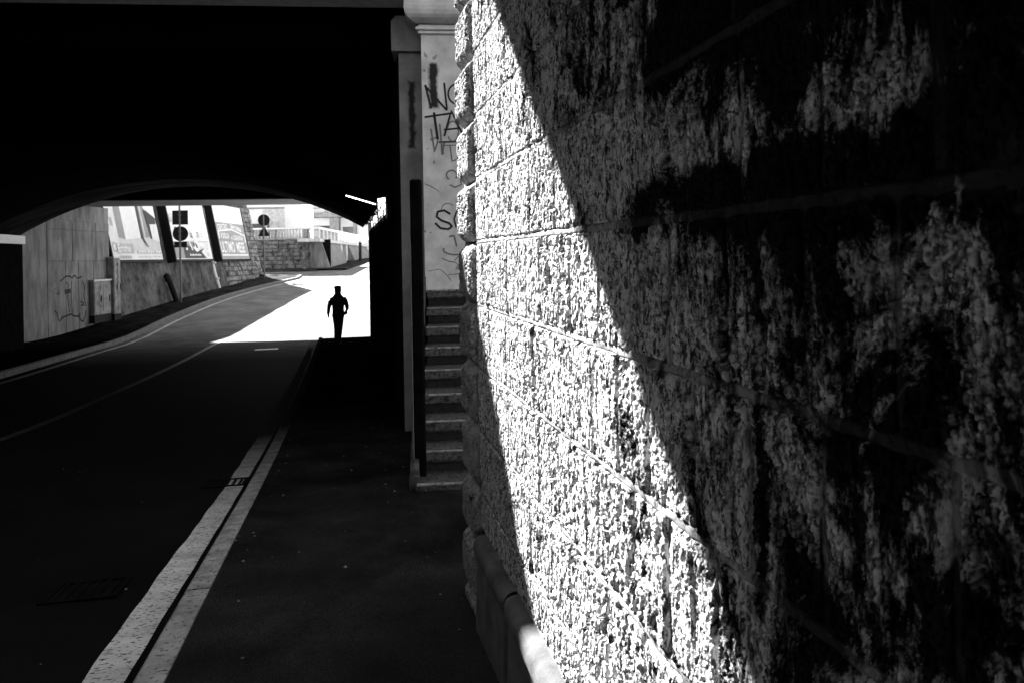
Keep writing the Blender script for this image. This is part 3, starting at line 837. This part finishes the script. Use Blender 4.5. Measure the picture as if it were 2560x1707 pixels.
# battered retaining wall
rt = thing('retaining_wall', tuple(lw((12, .3, -2.2))), 'tall leaning rendered retaining wall carrying the three billboards', 'wall')
S0, S1, TOP = 4.3, 22.6, 7.4
P = []
for s_ in np.arange(S0, S1 + .01, .3):
    row = []
    for zz_ in np.linspace(-3.2, TOP, 40):
        yb = BAT * (zz_ - lz(s_)) + .05 * noise(np.array([s_ * .8]), np.array([zz_ * .8]), 61)[0] + .02 * noise(np.array([s_ * 3.]), np.array([zz_ * 3.]), 62)[0]
        row.append(lw((s_, yb, zz_)))
    row.append(lw((s_, 6.0, TOP)))
    P.append(row)
MB().grid(np.array(P)[:, ::-1][:, ::-1]).build('rendered_face', M['render'], rt)
MB().add(lw([(S1, 0 + BAT * (-1.2 - lz(S1)), -1.6), (S1, 6, -1.6), (S1, 6, TOP), (S1, BAT * (TOP - lz(S1)), TOP)]), [(0, 1, 2, 3)]).build('end_face', M['rubble'], rt)
MB().add(lw([(S0, BAT * (-3.2 - lz(S0)), -3.2), (S0, 6, -3.2), (S0, 6, TOP), (S0, BAT * (TOP - lz(S0)), TOP)]), [(3, 2, 1, 0)]).build('end_face', M['rubble'], rt)
# visible corner stones at the far end and the rubble courses under the third billboard
zc = -1.5; row = 0
while zc < 3.4:
    hh = random.uniform(.24, .34)
    s_ = S1 + .12 - (.0 if row % 2 else .0)
    lim = 21.2 if zc > 0.15 else 17.0
    sx = s_
    while sx > lim:
        ww = random.uniform(.35, .75)
        sa, sb = sx - ww, sx
        yb = BAT * (zc + hh / 2 - lz(min(sa, S1)))
        if zc > lz(min(sb, S1)) - .25 and (zc > .15 or random.random() < .9):
            fr_ = Fr(lw((0, yb, zc)), E, LF, (0, 0, 1))
            tl_ = -math.atan(BAT)
            ez = np.array((0, 0, 1.)) * math.cos(tl_) + LF * BAT
            ez /= np.linalg.norm(ez); ey = np.cross(ez, E)
            fr_ = Fr(lw((0, BAT * (zc - lz(min(sb, S1))), zc)), E, ey, ez)
            MB().bbox((sa + .015, -.06 - random.uniform(0, .04), .015), (sb - .015, .15, hh - .015), .03, fr_, jit=.02).build('corner_stone', M['rubble'], rt)
        sx = sa
    zc += hh; row += 1

# billboards -----------------------------------------------------------------
ezb = np.array((0, 0, 1.)) + LF * BAT; ezb /= np.linalg.norm(ezb)
eyb = np.cross(ezb, E)                         # away from the road
BW, BH = 4.55, 3.3
def board(s0, z0, width, label):
    o = lw((s0, BAT * (z0 - lz(s0)) - .12, z0))
    fr_ = Fr(o, E, eyb, ezb)
    b = thing('billboard', tuple(o), label, 'billboard', 'billboards on the leaning wall')
    m_ = MB().box((0, -.30, 0), (width, -.02, BH), fr_); m_.build('case', M['darkmetal'], b)
    face = Fr(fr_((0, -.302, 0)), E, eyb, ezb)
    for (a, c_) in (((-.06, -.33, -.1), (width + .06, -.25, -.004)), ((-.09, -.33, -.1), (-.003, .1, BH)), ((width + .003, -.33, -.1), (width + .06, .0, BH))):
        MB().box(a, c_, fr_).build('frame_rail', M['darkmetal'], b)
    po_ = MB().add(face([(.02, -.004, .02), (width - .02, -.004, .02), (width - .02, -.004, BH - .02), (.02, -.004, BH - .02)]), [(0, 1, 2, 3)])
    po_ = po_.build('poster', M['paper'], b)
    return po_, face, width
def shape(b, face, pts, mat, lay=1, name='poster_print'):
    MB().add(face([(p[0], -.004 - .004 * lay, p[1]) for p in pts]), [tuple(range(len(pts)))]).build(name, M[mat], b)
def rect(b, face, x0, x1, z0, z1, mat, lay=1):
    shape(b, face, [(x0, z0), (x1, z0), (x1, z1), (x0, z1)], mat, lay)

b1, f1, w1 = board(4.62, .04, 4.35, 'billboard poster of a doorway with white panels above lettering, nearest the cabinets')
rect(b1, f1, .75, w1 - .05, .42, 1.05, 'p_light', 1)
shape(b1, f1, [(.75, 1.0), (1.28, .92), (1.28, 3.2), (.75, 3.2)], 'p_grey', 2)
shape(b1, f1, [(1.28, .92), (2.62, 1.02), (2.62, 2.75), (2.2, 3.2), (1.28, 3.2)], 'p_white', 2)
shape(b1, f1, [(2.62, 1.0), (2.86, .98), (2.86, 3.2), (2.3, 3.2), (2.62, 2.8)], 'p_dark', 2)
shape(b1, f1, [(2.86, 1.02), (3.5, 1.08), (3.5, 2.1), (3.2, 3.2), (2.86, 3.2)], 'p_grey', 2)
shape(b1, f1, [(2.95, 1.03), (3.06, 1.04), (3.06, 3.2), (2.95, 3.2)], 'p_light', 3)
shape(b1, f1, [(3.5, 1.0), (4.0, 1.0), (4.3, 1.9), (4.3, 2.35), (3.25, 2.35)], 'p_dark', 2)
shape(b1, f1, [(3.66, .98), (4.33, .86), (4.33, 1.72), (3.66, 1.7)], 'p_white', 4)
shape(b1, f1, [(2.62, 1.1), (2.7, 1.1), (3.0, .62), (2.95, .62)], 'p_dark', 4); shape(b1, f1, [(2.66, 1.1), (2.78, 1.1), (3.18, .6), (3.12, .6)], 'p_dark', 5)
shape(b1, f1, [(3.0, 3.2), (4.32, 3.2), (4.32, 2.0), (3.3, 2.45)], 'p_white', 5)
shape(b1, f1, [(.28, 1.5), (.48, 1.5), (.46, 1.86), (.26, 1.86)], 'p_mid', 3)
text_mesh('Ci', f1, .08, .36, .62, .72, M['p_mid'], 'lettering', b1, .026, bold=.004)
rect(b1, f1, .44, 1.78, .3, .74, 'p_mid', 4)
text_mesh('Emme', f1, .46, .36, .5, .82, M['p_white'], 'lettering', b1, .030, bold=.012)
for k in range(5): rect(b1, f1, .5 + k * .2, .66 + k * .2, .07, .2, 'p_mid', 4)
for k in range(9): rect(b1, f1, 2.0 + k * .26, 2.17 + k * .26, .29, .36 + .05 * (k % 3 == 0), 'p_mid', 4)
for k in range(11): rect(b1, f1, 2.0 + k * .21, 2.15 + k * .21, .12, .15 + .02 * (k % 2), 'p_mid', 4)

b2, f2, w2 = board(10.15, .04, 4.45, 'billboard with a large letter G and dark still life, behind the pole signs')
rect(b2, f2, .05, 1.6, 1.9, 2.35, 'p_mid', 1)
text_mesh('WWW', f2, .1, 2.05, .42, .8, M['p_white'], 'lettering', b2, .02, bold=.02)
text_mesh('G', f2, .3, 1.1, .85, .72, M['p_dark'], 'lettering', b2, .02)
text_mesh('ia', f2, 2.05, 1.15, .62, .75, M['p_dark'], 'lettering', b2, .02)
text_mesh('23', f2, 2.85, 1.2, .42, .7, M['p_dark'], 'lettering', b2, .02); text_mesh('25', f2, 3.4, 1.22, .34, .7, M['p_mid'], 'lettering', b2, .02)
for k in range(8): rect(b2, f2, 2.9 + k * .16, 3.02 + k * .16, .93, 1.0, 'p_mid', 2)
for k in range(4): rect(b2, f2, .45 + k * .14, .55 + k * .14, .95, 1.05, 'p_light', 2); rect(b2, f2, 2.0 + k * .14, 2.1 + k * .14, .94, 1.04, 'p_light', 2)
rect(b2, f2, .03, 1.05, .06, .92, 'p_grey', 2)
shape(b2, f2, [(1.0, .06), (3.6, .06), (3.1, .42), (3.55, .62), (2.7, .45), (1.0, .9)], 'p_dark', 3)
rect(b2, f2, 1.0, 2.4, .5, .95, 'p_grey', 2)
shape(b2, f2, [(1.75, .92), (1.9, .92), (2.1, .5), (1.98, .48)], 'p_white', 4); shape(b2, f2, [(2.15, .62), (2.45, .8), (2.8, .45), (2.5, .4)], 'p_white', 4)
shape(b2, f2, [(2.9, .5), (3.5, .64), (3.1, .74)], 'p_light', 4); shape(b2, f2, [(1.25, .56), (1.42, .66), (1.5, .52), (1.35, .48)], 'p_white', 4)
shape(b2, f2, [(2.2, .9), (2.32, .9), (2.4, .68), (2.25, .7)], 'p_dark', 5); shape(b2, f2, [(2.45, .9), (2.6, .86), (2.75, .62), (2.55, .62)], 'p_dark', 5)
for k in range(12): rect(b2, f2, 1.6 + k * .115, 1.69 + k * .115, .2, .27 + .04 * ((k * 5) % 3 == 0), 'p_white', 5)
for z_ in (.55, .68, .8, .3, .2): rect(b2, f2, 3.8, 4.05, z_, z_ + .05, 'p_mid', 3)

b3, f3, w3 = board(15.7, .03, 4.5, 'billboard with tall white capitals on a grey ground and a house roof outline, farthest one')
rect(b3, f3, .03, w3 - .03, .03, 2.2, 'p_grey', 1)
text_mesh('CENTRO', f3, .2, 1.78, .4, .95, M['p_white'], 'lettering', b3, .016, bold=.012, rise=.05)
text_mesh('BIANCHERIA', f3, 2.25, 1.92, .36, .82, M['p_white'], 'lettering', b3, .016, bold=.012, rise=-.13)
shape(b3, f3, [(.15, 1.62), (2.25, 1.78), (2.25, 1.88), (.15, 1.72)], 'p_white', 2); shape(b3, f3, [(2.25, 1.78), (4.35, 1.44), (4.35, 1.54), (2.25, 1.88)], 'p_white', 2)
rect(b3, f3, .15, .3, 1.22, 1.62, 'p_white', 2); rect(b3, f3, 4.2, 4.35, 1.05, 1.46, 'p_white', 2)
text_mesh('VOGLIA', f3, .42, 1.25, .46, .78, M['p_white'], 'lettering', b3, .016, bold=.012); text_mesh('di', f3, 2.0, 1.2, .28, .9, M['p_white'], 'lettering', b3, .016, bold=.01)
text_mesh('CASALINGHI', f3, 2.32, 1.18, .42, .66, M['p_white'], 'lettering', b3, .016, bold=.012)
text_mesh('ULTIMO', f3, .12, .42, .92, .64, M['p_white'], 'lettering', b3, .016, bold=.02)
text_mesh('MESE', f3, 2.55, .42, .9, .66, M['p_white'], 'lettering', b3, .016, bold=.02)
for k in range(16): rect(b3, f3, .2 + k * .255, .42 + k * .255, .2, .31, 'p_white', 3)

# poles, pipes on the left pavement ------------------------------------------
def sign_pole(L, D, zb, zt, label, plates):
    base = np.array(W(L, D, zb))
    p = thing('road_sign', tuple(base), label, 'road sign', 'road signs seen from behind')
    f_ = bfr(L, D, 0)
    MB().tube([base, f_((0, 0, zt))], .045, 10).build('pole', M['steel'], p)
    for kind, zc_, a, b in plates:
        if kind == 'disc':
            n = 28; an = np.arange(n) * 2 * np.pi / n
            m_ = MB().prism([(a * math.cos(t_), zc_ + a * math.sin(t_)) for t_ in an], .05, .075, f_); nm = 'round_plate'
        elif kind == 'tri':
            m_ = MB().prism([(-a, zc_ - b), (a, zc_ - b), (0.03, zc_ + b), (-.03, zc_ + b)], .05, .075, f_); nm = 'triangle_plate'
        else:
            m_ = MB().box((-a, .05, zc_ - b), (a, .075, zc_ + b), f_); nm = 'rectangular_plate'
        o = m_.build(nm, M['darkmetal'], p)
        for dz in (-.12, .12):
            MB().box((-.07, -.055, zc_ + dz - .02), (.07, .049, zc_ + dz + .02), f_).build('clamp', M['steel'], o)
    return p
sign_pole(-15.95, 34.2, float(road_z(*W(-15.95, 34.2)[:2])) + .13, 2.75, 'road sign pole with a black disc between two dark rectangles, before the second billboard',
          [('rect', 2.12, .36, .34), ('disc', 1.34, .36, 0), ('rect', .82, .29, .14)])
sign_pole(-16.1, 46.2, float(road_z(*W(-16.1, 46.2)[:2])) + .13, 2.95, 'thin road sign pole with a disc above a triangle, by the end of the wall',
          [('disc', 2.6, .38, 0), ('tri', 1.88, .38, .33)])
s_ = 9.5; zb = lz(s_)
lp = thing('leaning_post', tuple(lw((s_, -.2, zb))), 'short dark round-headed post leaning against the wall under the second billboard', 'post')
MB().tube([lw((s_ + .02, -.35, zb - .1)), lw((s_ - .2, -.05, zb + 1.12))], .13, 10).build('shaft', M['darkmetal'], lp)
MB().tube([lw((s_ - .2, -.05, zb + 1.0)), lw((s_ - .26, .03, zb + 1.3)), lw((s_ - .27, .04, zb + 1.38))], [.15, .15, .05], 10).build('head', M['darkmetal'], lp)
s_ = 15.2; zb = lz(s_)
dp = thing('downpipe', tuple(lw((s_, -.2, zb))), 'white downpipe running down the wall between second and third billboards', 'pipe')
MB().tube([lw((s_ + .1, -.1, zb)), lw((s_ + .1, -.02 + BAT * .8, zb + .8)), lw((s_ + .1, -.05 + BAT * 1.9, .1)), lw((s_ + .1, -.05 + BAT * 4.5, 3.0))], .085, 8).build('pipe', M['white'], dp)
for dz in (.5, 1.4): MB().tube([lw((s_ + .1, -.1 + BAT * dz, zb + dz)), lw((s_ + .1, -.09 + BAT * (dz + .08), zb + dz + .08))], .11, 8).build('clip', M['galv'], dp)

# ------------------------------------------------------------------ far street wall, balustrade and building
def far_wall():
    f_ = Fr(W(-21.5, 53.6, 0), (cY, -sY, 0), (sY, cY, 0))
    w = thing('street_wall', tuple(f_((3, 0, -.7))), 'old dark stone block wall topped by a pale balustrade across the far street', 'wall')
    MB().box((-4, .04, -1.2), (6.25, 1.0, 1.5), f_).build('core', M['rubble_dark'], w)
    z = -.68; r_ = 0
    while z < 1.42:
        hh = random.uniform(.22, .33)
        if z + hh > 1.42: hh = 1.42 - z
        x = 1.2 - random.uniform(0, .4)
        while x < 6.25:
            ww = random.uniform(.38, .85); xe = min(x + ww, 6.25)
            if xe - x > .12:
                MB().bbox((x + .02, -.03 - random.uniform(0, .05), z + .02), (xe - .02, .1, z + hh - .02), .03, f_, jit=.015).build('stone', M['rubble_dark'], w)
            x = xe
        z += hh; r_ += 1
        if hh < .05: break
    MB().box((6.26, .9, -1.2), (7.6, 1.0, 1.5), f_).build('recess', M['soot2'], w)
    MB().bbox((-4, -.1, 1.5), (6.3, .5, 1.64), .03, f_).build('coping', M['concrete'], w)
    MB().bbox((-4, -.08, 2.28), (6.3, .42, 2.42), .03, f_).build('handrail', M['white'], w)
    for k, x in enumerate(np.arange(1.4, 6.2, .24)):
        if k in (4, 9, 19): 
            MB().bbox((x - .14, -.04, 1.642), (x + .14, .34, 2.278), .02, f_).build('pedestal', M['concrete'], w)
        else:
            m_ = MB().tube([f_((x, .15, 1.642)), f_((x, .15, 1.75)), f_((x, .15, 1.9)), f_((x, .15, 2.08)), f_((x, .15, 2.277))], [.06, .09, .085, .045, .07], 6)
            m_.build('baluster', M['panel'], w)
    return w
far_wall()
# receding street wall with sloping buttresses
A = np.array(W(-14.35, 53.8)); Bp = np.array(W(-16.6, 84))
dr = (Bp - A); LN = np.linalg.norm(dr); dr /= LN
rf = Fr(A, dr, (-dr[1], dr[0], 0))            # x away along the street, y to the left (into the bank)
bw = thing('buttress_wall', tuple(rf((6, 0, -.6))), 'street wall with sloping buttress panels receding beyond the road bend', 'wall')
MB().box((-.3, 1.0, -1.3), (.1, 1.4, 1.28), rf).build('recess_panel', M['rubble_dark'], bw)
MB().box((.25, 1.3, -1.3), (LN, 2.0, 1.28), rf).build('core', M['conc2'], bw)
for (x0, x1) in ((.3, 8.5), (13.5, 27)):
    v = []
    for x in (x0, x1):
        p = rf((x, 0, 0)); zb = float(road_z(p[0], p[1]))
        v += [rf((x, -.55, zb)), rf((x, .12, 1.28)), rf((x, 1.3, 1.28)), rf((x, 1.3, zb - .3))]
    MB().add(v, [(0, 1, 2, 3), (7, 6, 5, 4), (0, 4, 5, 1), (1, 5, 6, 2), (2, 6, 7, 3)][::1]).build('buttress', M['conc2'], bw)
for x in (9.2, 12.2): MB().bbox((x, .1, -1), (x + .9, 1.35, 1.28), .03, rf).build('pier', M['panel'], bw)
MB().bbox((-1.1, -.05, 1.29), (LN, 1.6, 1.55), .03, rf).build('cornice', M['panel'], bw)
MB().bbox((-1.1, .0, 2.22), (LN, .5, 2.42), .03, rf).build('handrail', M['white'], bw)
for x in np.arange(-.8, 26, 1.6): MB().bbox((x, .05, 1.552), (x + .5, .45, 2.218), .03, rf).build('pedestal', M['panel'], bw)
for x in np.arange(-.05, 25, 1.6): MB().bbox((x, .15, 1.552), (x + .25, .4, 2.218), .03, rf).build('baluster', M['concrete'], bw)
# strip of pavement before the far walls
fp = Fr(W(-24, 52.3, 0), (cY, -sY, 0), (sY, cY, 0))
rows = []
for x in np.linspace(-4, 9.6, 20):
    a = fp((x, 0, 0)); b = fp((x, 3.2, 0))
    rows.append([(a[0], a[1], float(road_z(a[0], a[1])) - .02), (a[0], a[1], float(road_z(a[0], a[1])) + .13), (b[0], b[1], float(road_z(b[0], b[1])) + .13)])
tag(MB().grid(np.array(rows)).build('far_pavement', M['pavement']), kind='structure', label='dark pavement strip below the far street wall')
rows = []
for x in np.linspace(-1, 30, 30):
    a = rf((x, -1.9, 0)); b = rf((x, .3, 0))
    rows.append([(b[0], b[1], float(road_z(b[0], b[1])) + .13), (a[0], a[1], float(road_z(a[0], a[1])) + .13), (a[0], a[1], float(road_z(a[0], a[1])) - .02)])
tag(MB().grid(np.array(rows)).build('street_pavement', M['pavement']), kind='structure', label='pavement strip running along the receding buttress wall')
# small lamp post by the buttress wall
q = rf((12.0, -1.2, 0)); zb = float(road_z(q[0], q[1])) + .13
lamp = thing('bollard_lamp', (q[0], q[1], zb), 'dark bollard post with a white globe before the buttress wall', 'lamp post')
MB().tube([(q[0], q[1], zb), (q[0], q[1], zb + 1.7)], .13, 8).build('post', M['darkmetal'], lamp)
MB().tube([(q[0], q[1], zb + 1.7 + .34 * k / 6) for k in range(7)], [.06, .13, .165, .17, .15, .1, .02], 10).build('globe', M['white'], lamp)

# pale building behind
bf = Fr(W(-29, 55.6, 0), (cY, -sY, 0), (sY, cY, 0))
bd = thing('apartment_building', tuple(bf((9, 3, 0))), 'bright white modern building with a long balcony behind the balustrade', 'building')
MB().box((0, 0, -.5), (11.3, 8, 7.4), bf).build('wall', M['white'], bd)
MB().box((3.5, -.05, 1.5), (9.6, -.002, 2.85), bf).build('window_band', M['glass'], bd)
MB().box((0, -.06, 4.0), (11.3, -.001, 4.12), bf).build('string_course', M['concrete'], bd)
MB().bbox((9.7, -.4, -.3), (11.29, -.001, 3.9), .03, bf).build('entrance_pier', M['panel'], bd)
MB().box((10.05, -.45, 1.9), (10.2, -.401, 3.2), bf).build('lamp_strip', M['steel'], bd)
bg = Fr(W(-31, 95, 0), (cY, -sY, 0), (sY, cY, 0))
MB().box((-4, 1.2, -.5), (13.5, 8, 11.5), bg).build('rear_wing', M['white'], bd)
MB().bbox((-.5, -.4, 5.55), (13.5, 1.19, 6.2), .04, bg).build('balcony_slab', M['concrete'], bd)
MB().box((.3, 1.1, 2.6), (6.6, 1.19, 4.5), bg).build('window_band', M['glass'], bd)
for x in (1.3, 2.5): MB().box((x, 1.0, 3.6), (x + 1.0, 1.09, 4.2), bg).build('blind', M['p_mid'], bd)
MB().bbox((6.7, .0, .4), (7.9, 1.18, 5.54), .04, bg).build('column', M['concrete'], bd)
MB().box((8.2, 1.1, 2.6), (9.6, 1.19, 4.3), bg).build('window_band', M['glass'], bd)
MB().bbox((9.7, .6, .4), (10.1, 1.18, 5.54), .04, bg).build('column', M['concrete'], bd)
for z in (6.75, 7.1): MB().box((-.4, -.35, z), (13.5, -.28, z + .08), bg).build('railing', M['darkmetal'], bd)
for x in np.arange(-.4, 13.4, 2.2): MB().box((x, -.35, 6.201), (x + .08, -.28, 7.2), bg).build('railing_post', M['steel'], bd)
for x in np.arange(.4, 13, 1.9): MB().box((x, 1.12, 6.3), (x + .06, 1.199, 11.4), bg).build('cladding_joint', M['concrete'], bd)
for x in (-.2, 2.0):
    m_ = MB()
    for k in range(60):
        c0 = np.array((x + random.uniform(0, 1.7), -.2 + random.uniform(-.15, .15), 6.3 + random.uniform(0, .6))); a = random.uniform(0, 6.28)
        d1 = np.array((math.cos(a), math.sin(a), random.uniform(0, 1))) * .2; d2 = np.array((-math.sin(a), math.cos(a), .3)) * .1
        m_.add(bg([c0, c0 + d1, c0 + d1 + d2]), [(0, 1, 2)])
    tag(m_.build('balcony_plant', M['soot'], bd), kind='stuff')
# ------------------------------------------------------------------ drain gratings on the road
def grating(x, y, wx, wy, label):
    z = float(road_z(x, y))
    g = thing('drain_grating', (x, y, z), label, 'drain', 'drain gratings by the kerb')
    sl = float(road_z(x, y + .5) - road_z(x, y - .5))
    ey = np.array((0, 1, sl)); ey /= np.linalg.norm(ey)
    f_ = Fr((x, y, z + .003), (1, 0, 0), ey, np.cross((1, 0, 0), ey))
    for a, b in (((-wx / 2, -wy / 2, 0), (-wx / 2 + .03, wy / 2, .008)), ((wx / 2 - .03, -wy / 2, 0), (wx / 2, wy / 2, .008)), ((-wx / 2 + .031, -wy / 2, 0), (wx / 2 - .031, -wy / 2 + .03, .008)), ((-wx / 2 + .031, wy / 2 - .03, 0), (wx / 2 - .031, wy / 2, .008))):
        MB().box(a, b, f_).build('frame', M['iron'], g)
    n = int(wx / .05)
    for k in range(1, n):
        xx = -wx / 2 + k * wx / n
        MB().box((xx - .011, -wy / 2 + .031, .001), (xx + .011, wy / 2 - .031, .007), f_).build('bar', M['iron'], g)
    MB().add(f_([(-wx / 2, -wy / 2, -.0005), (wx / 2, -wy / 2, -.0005), (wx / 2, wy / 2, -.0005), (-wx / 2, wy / 2, -.0005)]), [(0, 1, 2, 3)]).build('pit', M['iron'], g)
grating(-1.3, 4.1, .36, .3, 'nearest dark iron drain grating in the road beside the painted edge line')
grating(-.98, 6.6, .42, .3, 'smaller drain grating interrupting the white edge line farther in')
# pale scuff strip (steel plate) on the road near the tunnel's end
x_, y_ = -2.2, 22.6
z_ = float(road_z(x_, y_))
tag(MB().box((x_ - .33, y_ - .1, z_ + .002), (x_ + .33, y_ + .1, z_ + .012)).build('manhole_plate', M['galv'], base=(x_, y_, z_)), 'small pale steel plate set in the road near the sunlit end', 'manhole')

# loose grit and small scraps along the kerb and the wall foot
m_ = MB()
for k in range(170):
    yv = random.uniform(2.2, 9) ** 1.0
    xv = random.choice([random.gauss(.42, .06), random.gauss(-.55, .05), random.uniform(-.6, .5), random.uniform(-3, -.8)])
    zv = float(road_z(xv, yv)) + (.121 if xv > -.62 else 0)
    if -1.0 < xv < -.62: continue
    r_ = random.choice([.003, .004, .006, .010]) * random.uniform(.6, 1.2)
    q = np.array([(1, 0, 0), (0, 1, 0), (-1, 0, 0), (0, -1, 0), (0, 0, .7)]) * r_ * rng.uniform(.6, 1.3, (5, 3)) + (xv, yv, zv + .001)
    m_.add(q, [(0, 1, 4), (1, 2, 4), (2, 3, 4), (3, 0, 4)])
tag(m_.build('grit', M['grit']), 'scattered pale grit and scraps on the pavement and road edge', 'grit', kind='stuff')
# ------------------------------------------------------------------ the walking man
MX, MY = W(-5.27, 21.4)[:2]
mz = float(road_z(MX, MY)) + .121
man = thing('person', (MX, MY, mz), 'person in dark cap and jacket walking the pavement, black against the sunlit road', 'person')
mf = Fr((MX, MY, mz), (cY, -sY, 0), (sY, cY, 0))
def loft(m_, rows, n=20):
    """stack of ellipses (z, cx, cy, rx, ry), closed at both ends"""
    P = [[mf((cx + rx * math.cos(a), cy + ry * math.sin(a), z)) for a in np.arange(n) * 2 * math.pi / n] for (z, cx, cy, rx, ry) in rows]
    v = np.array(P).reshape(-1, 3); f = []
    for i_ in range(len(rows) - 1):
        for j_ in range(n): f.append((i_ * n + j_, i_ * n + (j_ + 1) % n, (i_ + 1) * n + (j_ + 1) % n, (i_ + 1) * n + j_))
    f += [tuple(range(n - 1, -1, -1)), tuple((len(rows) - 1) * n + j_ for j_ in range(n))]
    m_.add(v, f)
def limb(m_, pts, rr, n=12): m_.tube([mf(p) for p in pts], rr, n)
def remesh(o, vox):
    md = o.modifiers.new('remesh', 'REMESH'); md.mode = 'VOXEL'; md.voxel_size = vox; md.use_smooth_shade = True
    sm = o.modifiers.new('smooth', 'SMOOTH'); sm.factor = .5; sm.iterations = 3
    return o
bd_ = MB()
loft(bd_, [(.80, .01, 0, .15, .1), (.9, .01, 0, .155, .11), (1.1, .008, 0, .15, .115), (1.3, .005, .01, .17, .12), (1.4, .005, .01, .15, .1), (1.46, .003, .015, .08, .08), (1.53, .003, .025, .068, .075)])
loft(bd_, [(1.48, .003, .04, .075, .075), (1.52, .003, .04, .09, .1), (1.58, .003, .035, .096, .11), (1.64, .003, .03, .098, .112), (1.70, .003, .025, .085, .1), (1.735, .003, .02, .03, .04)])
bd_.tube([mf((.003, .135, 1.60)), mf((.003, .155, 1.585))], [.014, .018], 6)                      # nose
for sx in (-1, 1): bd_.tube([mf((.003 + sx * .08, .03, 1.61)), mf((.003 + sx * .096, .02, 1.60))], [.022, .02], 6)      # ears
limb(bd_, [(-.17, .01, 1.38), (-.265, 0, 1.13), (-.302, .05, .93), (-.303, .06, .87), (-.298, .07, .82)], [.06, .045, .034, .036, .028])
limb(bd_, [(.17, .01, 1.38), (.285, -.02, 1.13), (.24, .03, .94), (.2, .05, .88)], [.06, .045, .034, .036])
for fi in range(4):
    oy = .04 + fi * .019
    limb(bd_, [(-.298, oy, .83), (-.294, oy + .004, .785), (-.284, oy + .008, .757 - .007 * (fi in (1, 2)))], [.0115, .0105, .008], 8)
limb(bd_, [(-.296, .085, .865), (-.285, .108, .83), (-.28, .11, .805)], [.013, .012, .009], 8)
limb(bd_, [(-.072, 0, .90), (-.068, .05, .70), (-.066, .085, .48), (-.062, .04, .28), (-.058, -.01, .10)], [.11, .092, .08, .07, .062])
limb(bd_, [(.085, 0, .90), (.076, -.01, .70), (.068, -.03, .48), (.06, -.1, .28), (.05, -.17, .12)], [.11, .092, .08, .07, .06])
limb(bd_, [(-.06, -.05, .055), (-.065, .06, .05), (-.075, .17, .032)], [.05, .05, .036])
limb(bd_, [(.05, -.21, .08), (.06, -.12, .055), (.08, .0, .032)], [.048, .048, .036])
remesh(bd_.build('body', M['cloth'], man), .010)
jk = MB()
loft(jk, [(.81, .014, 0, .182, .13), (.86, .014, 0, .184, .132), (1.0, .012, 0, .178, .13), (1.12, .012, 0, .18, .135), (1.24, .012, 0, .19, .14), (1.33, .01, .01, .2, .14), (1.40, .008, .01, .185, .125), (1.44, .005, .012, .145, .11), (1.48, .003, .015, .11, .1), (1.545, .003, .02, .082, .09)])
limb(jk, [(-.155, .01, 1.375), (-.215, .005, 1.28), (-.258, 0, 1.14), (-.285, .03, 1.02), (-.303, .05, .90)], [.088, .074, .06, .054, .046])
limb(jk, [(.165, .01, 1.375), (.235, 0, 1.28), (.285, -.02, 1.14), (.282, .0, 1.04), (.245, .03, .95), (.2, .05, .89)], [.088, .074, .06, .055, .05, .05])
remesh(jk.build('jacket', M['cloth'], man), .011)
cp = MB()
loft(cp, [(1.655, .003, .03, .088, .108), (1.665, .003, .03, .104, .124), (1.70, .003, .025, .108, .126), (1.735, .003, .02, .092, .108), (1.752, .003, .02, .05, .06)], 20)
cp.add(mf([(-.07, .12, 1.672), (.076, .12, 1.672), (.05, .2, 1.655), (-.045, .2, 1.655), (-.07, .12, 1.66), (.076, .12, 1.66), (.05, .2, 1.645), (-.045, .2, 1.645)]), [(0, 1, 2, 3), (7, 6, 5, 4), (0, 4, 5, 1), (1, 5, 6, 2), (2, 6, 7, 3), (3, 7, 4, 0)])
cp.build('cap', M['cloth'], man, smooth=True)
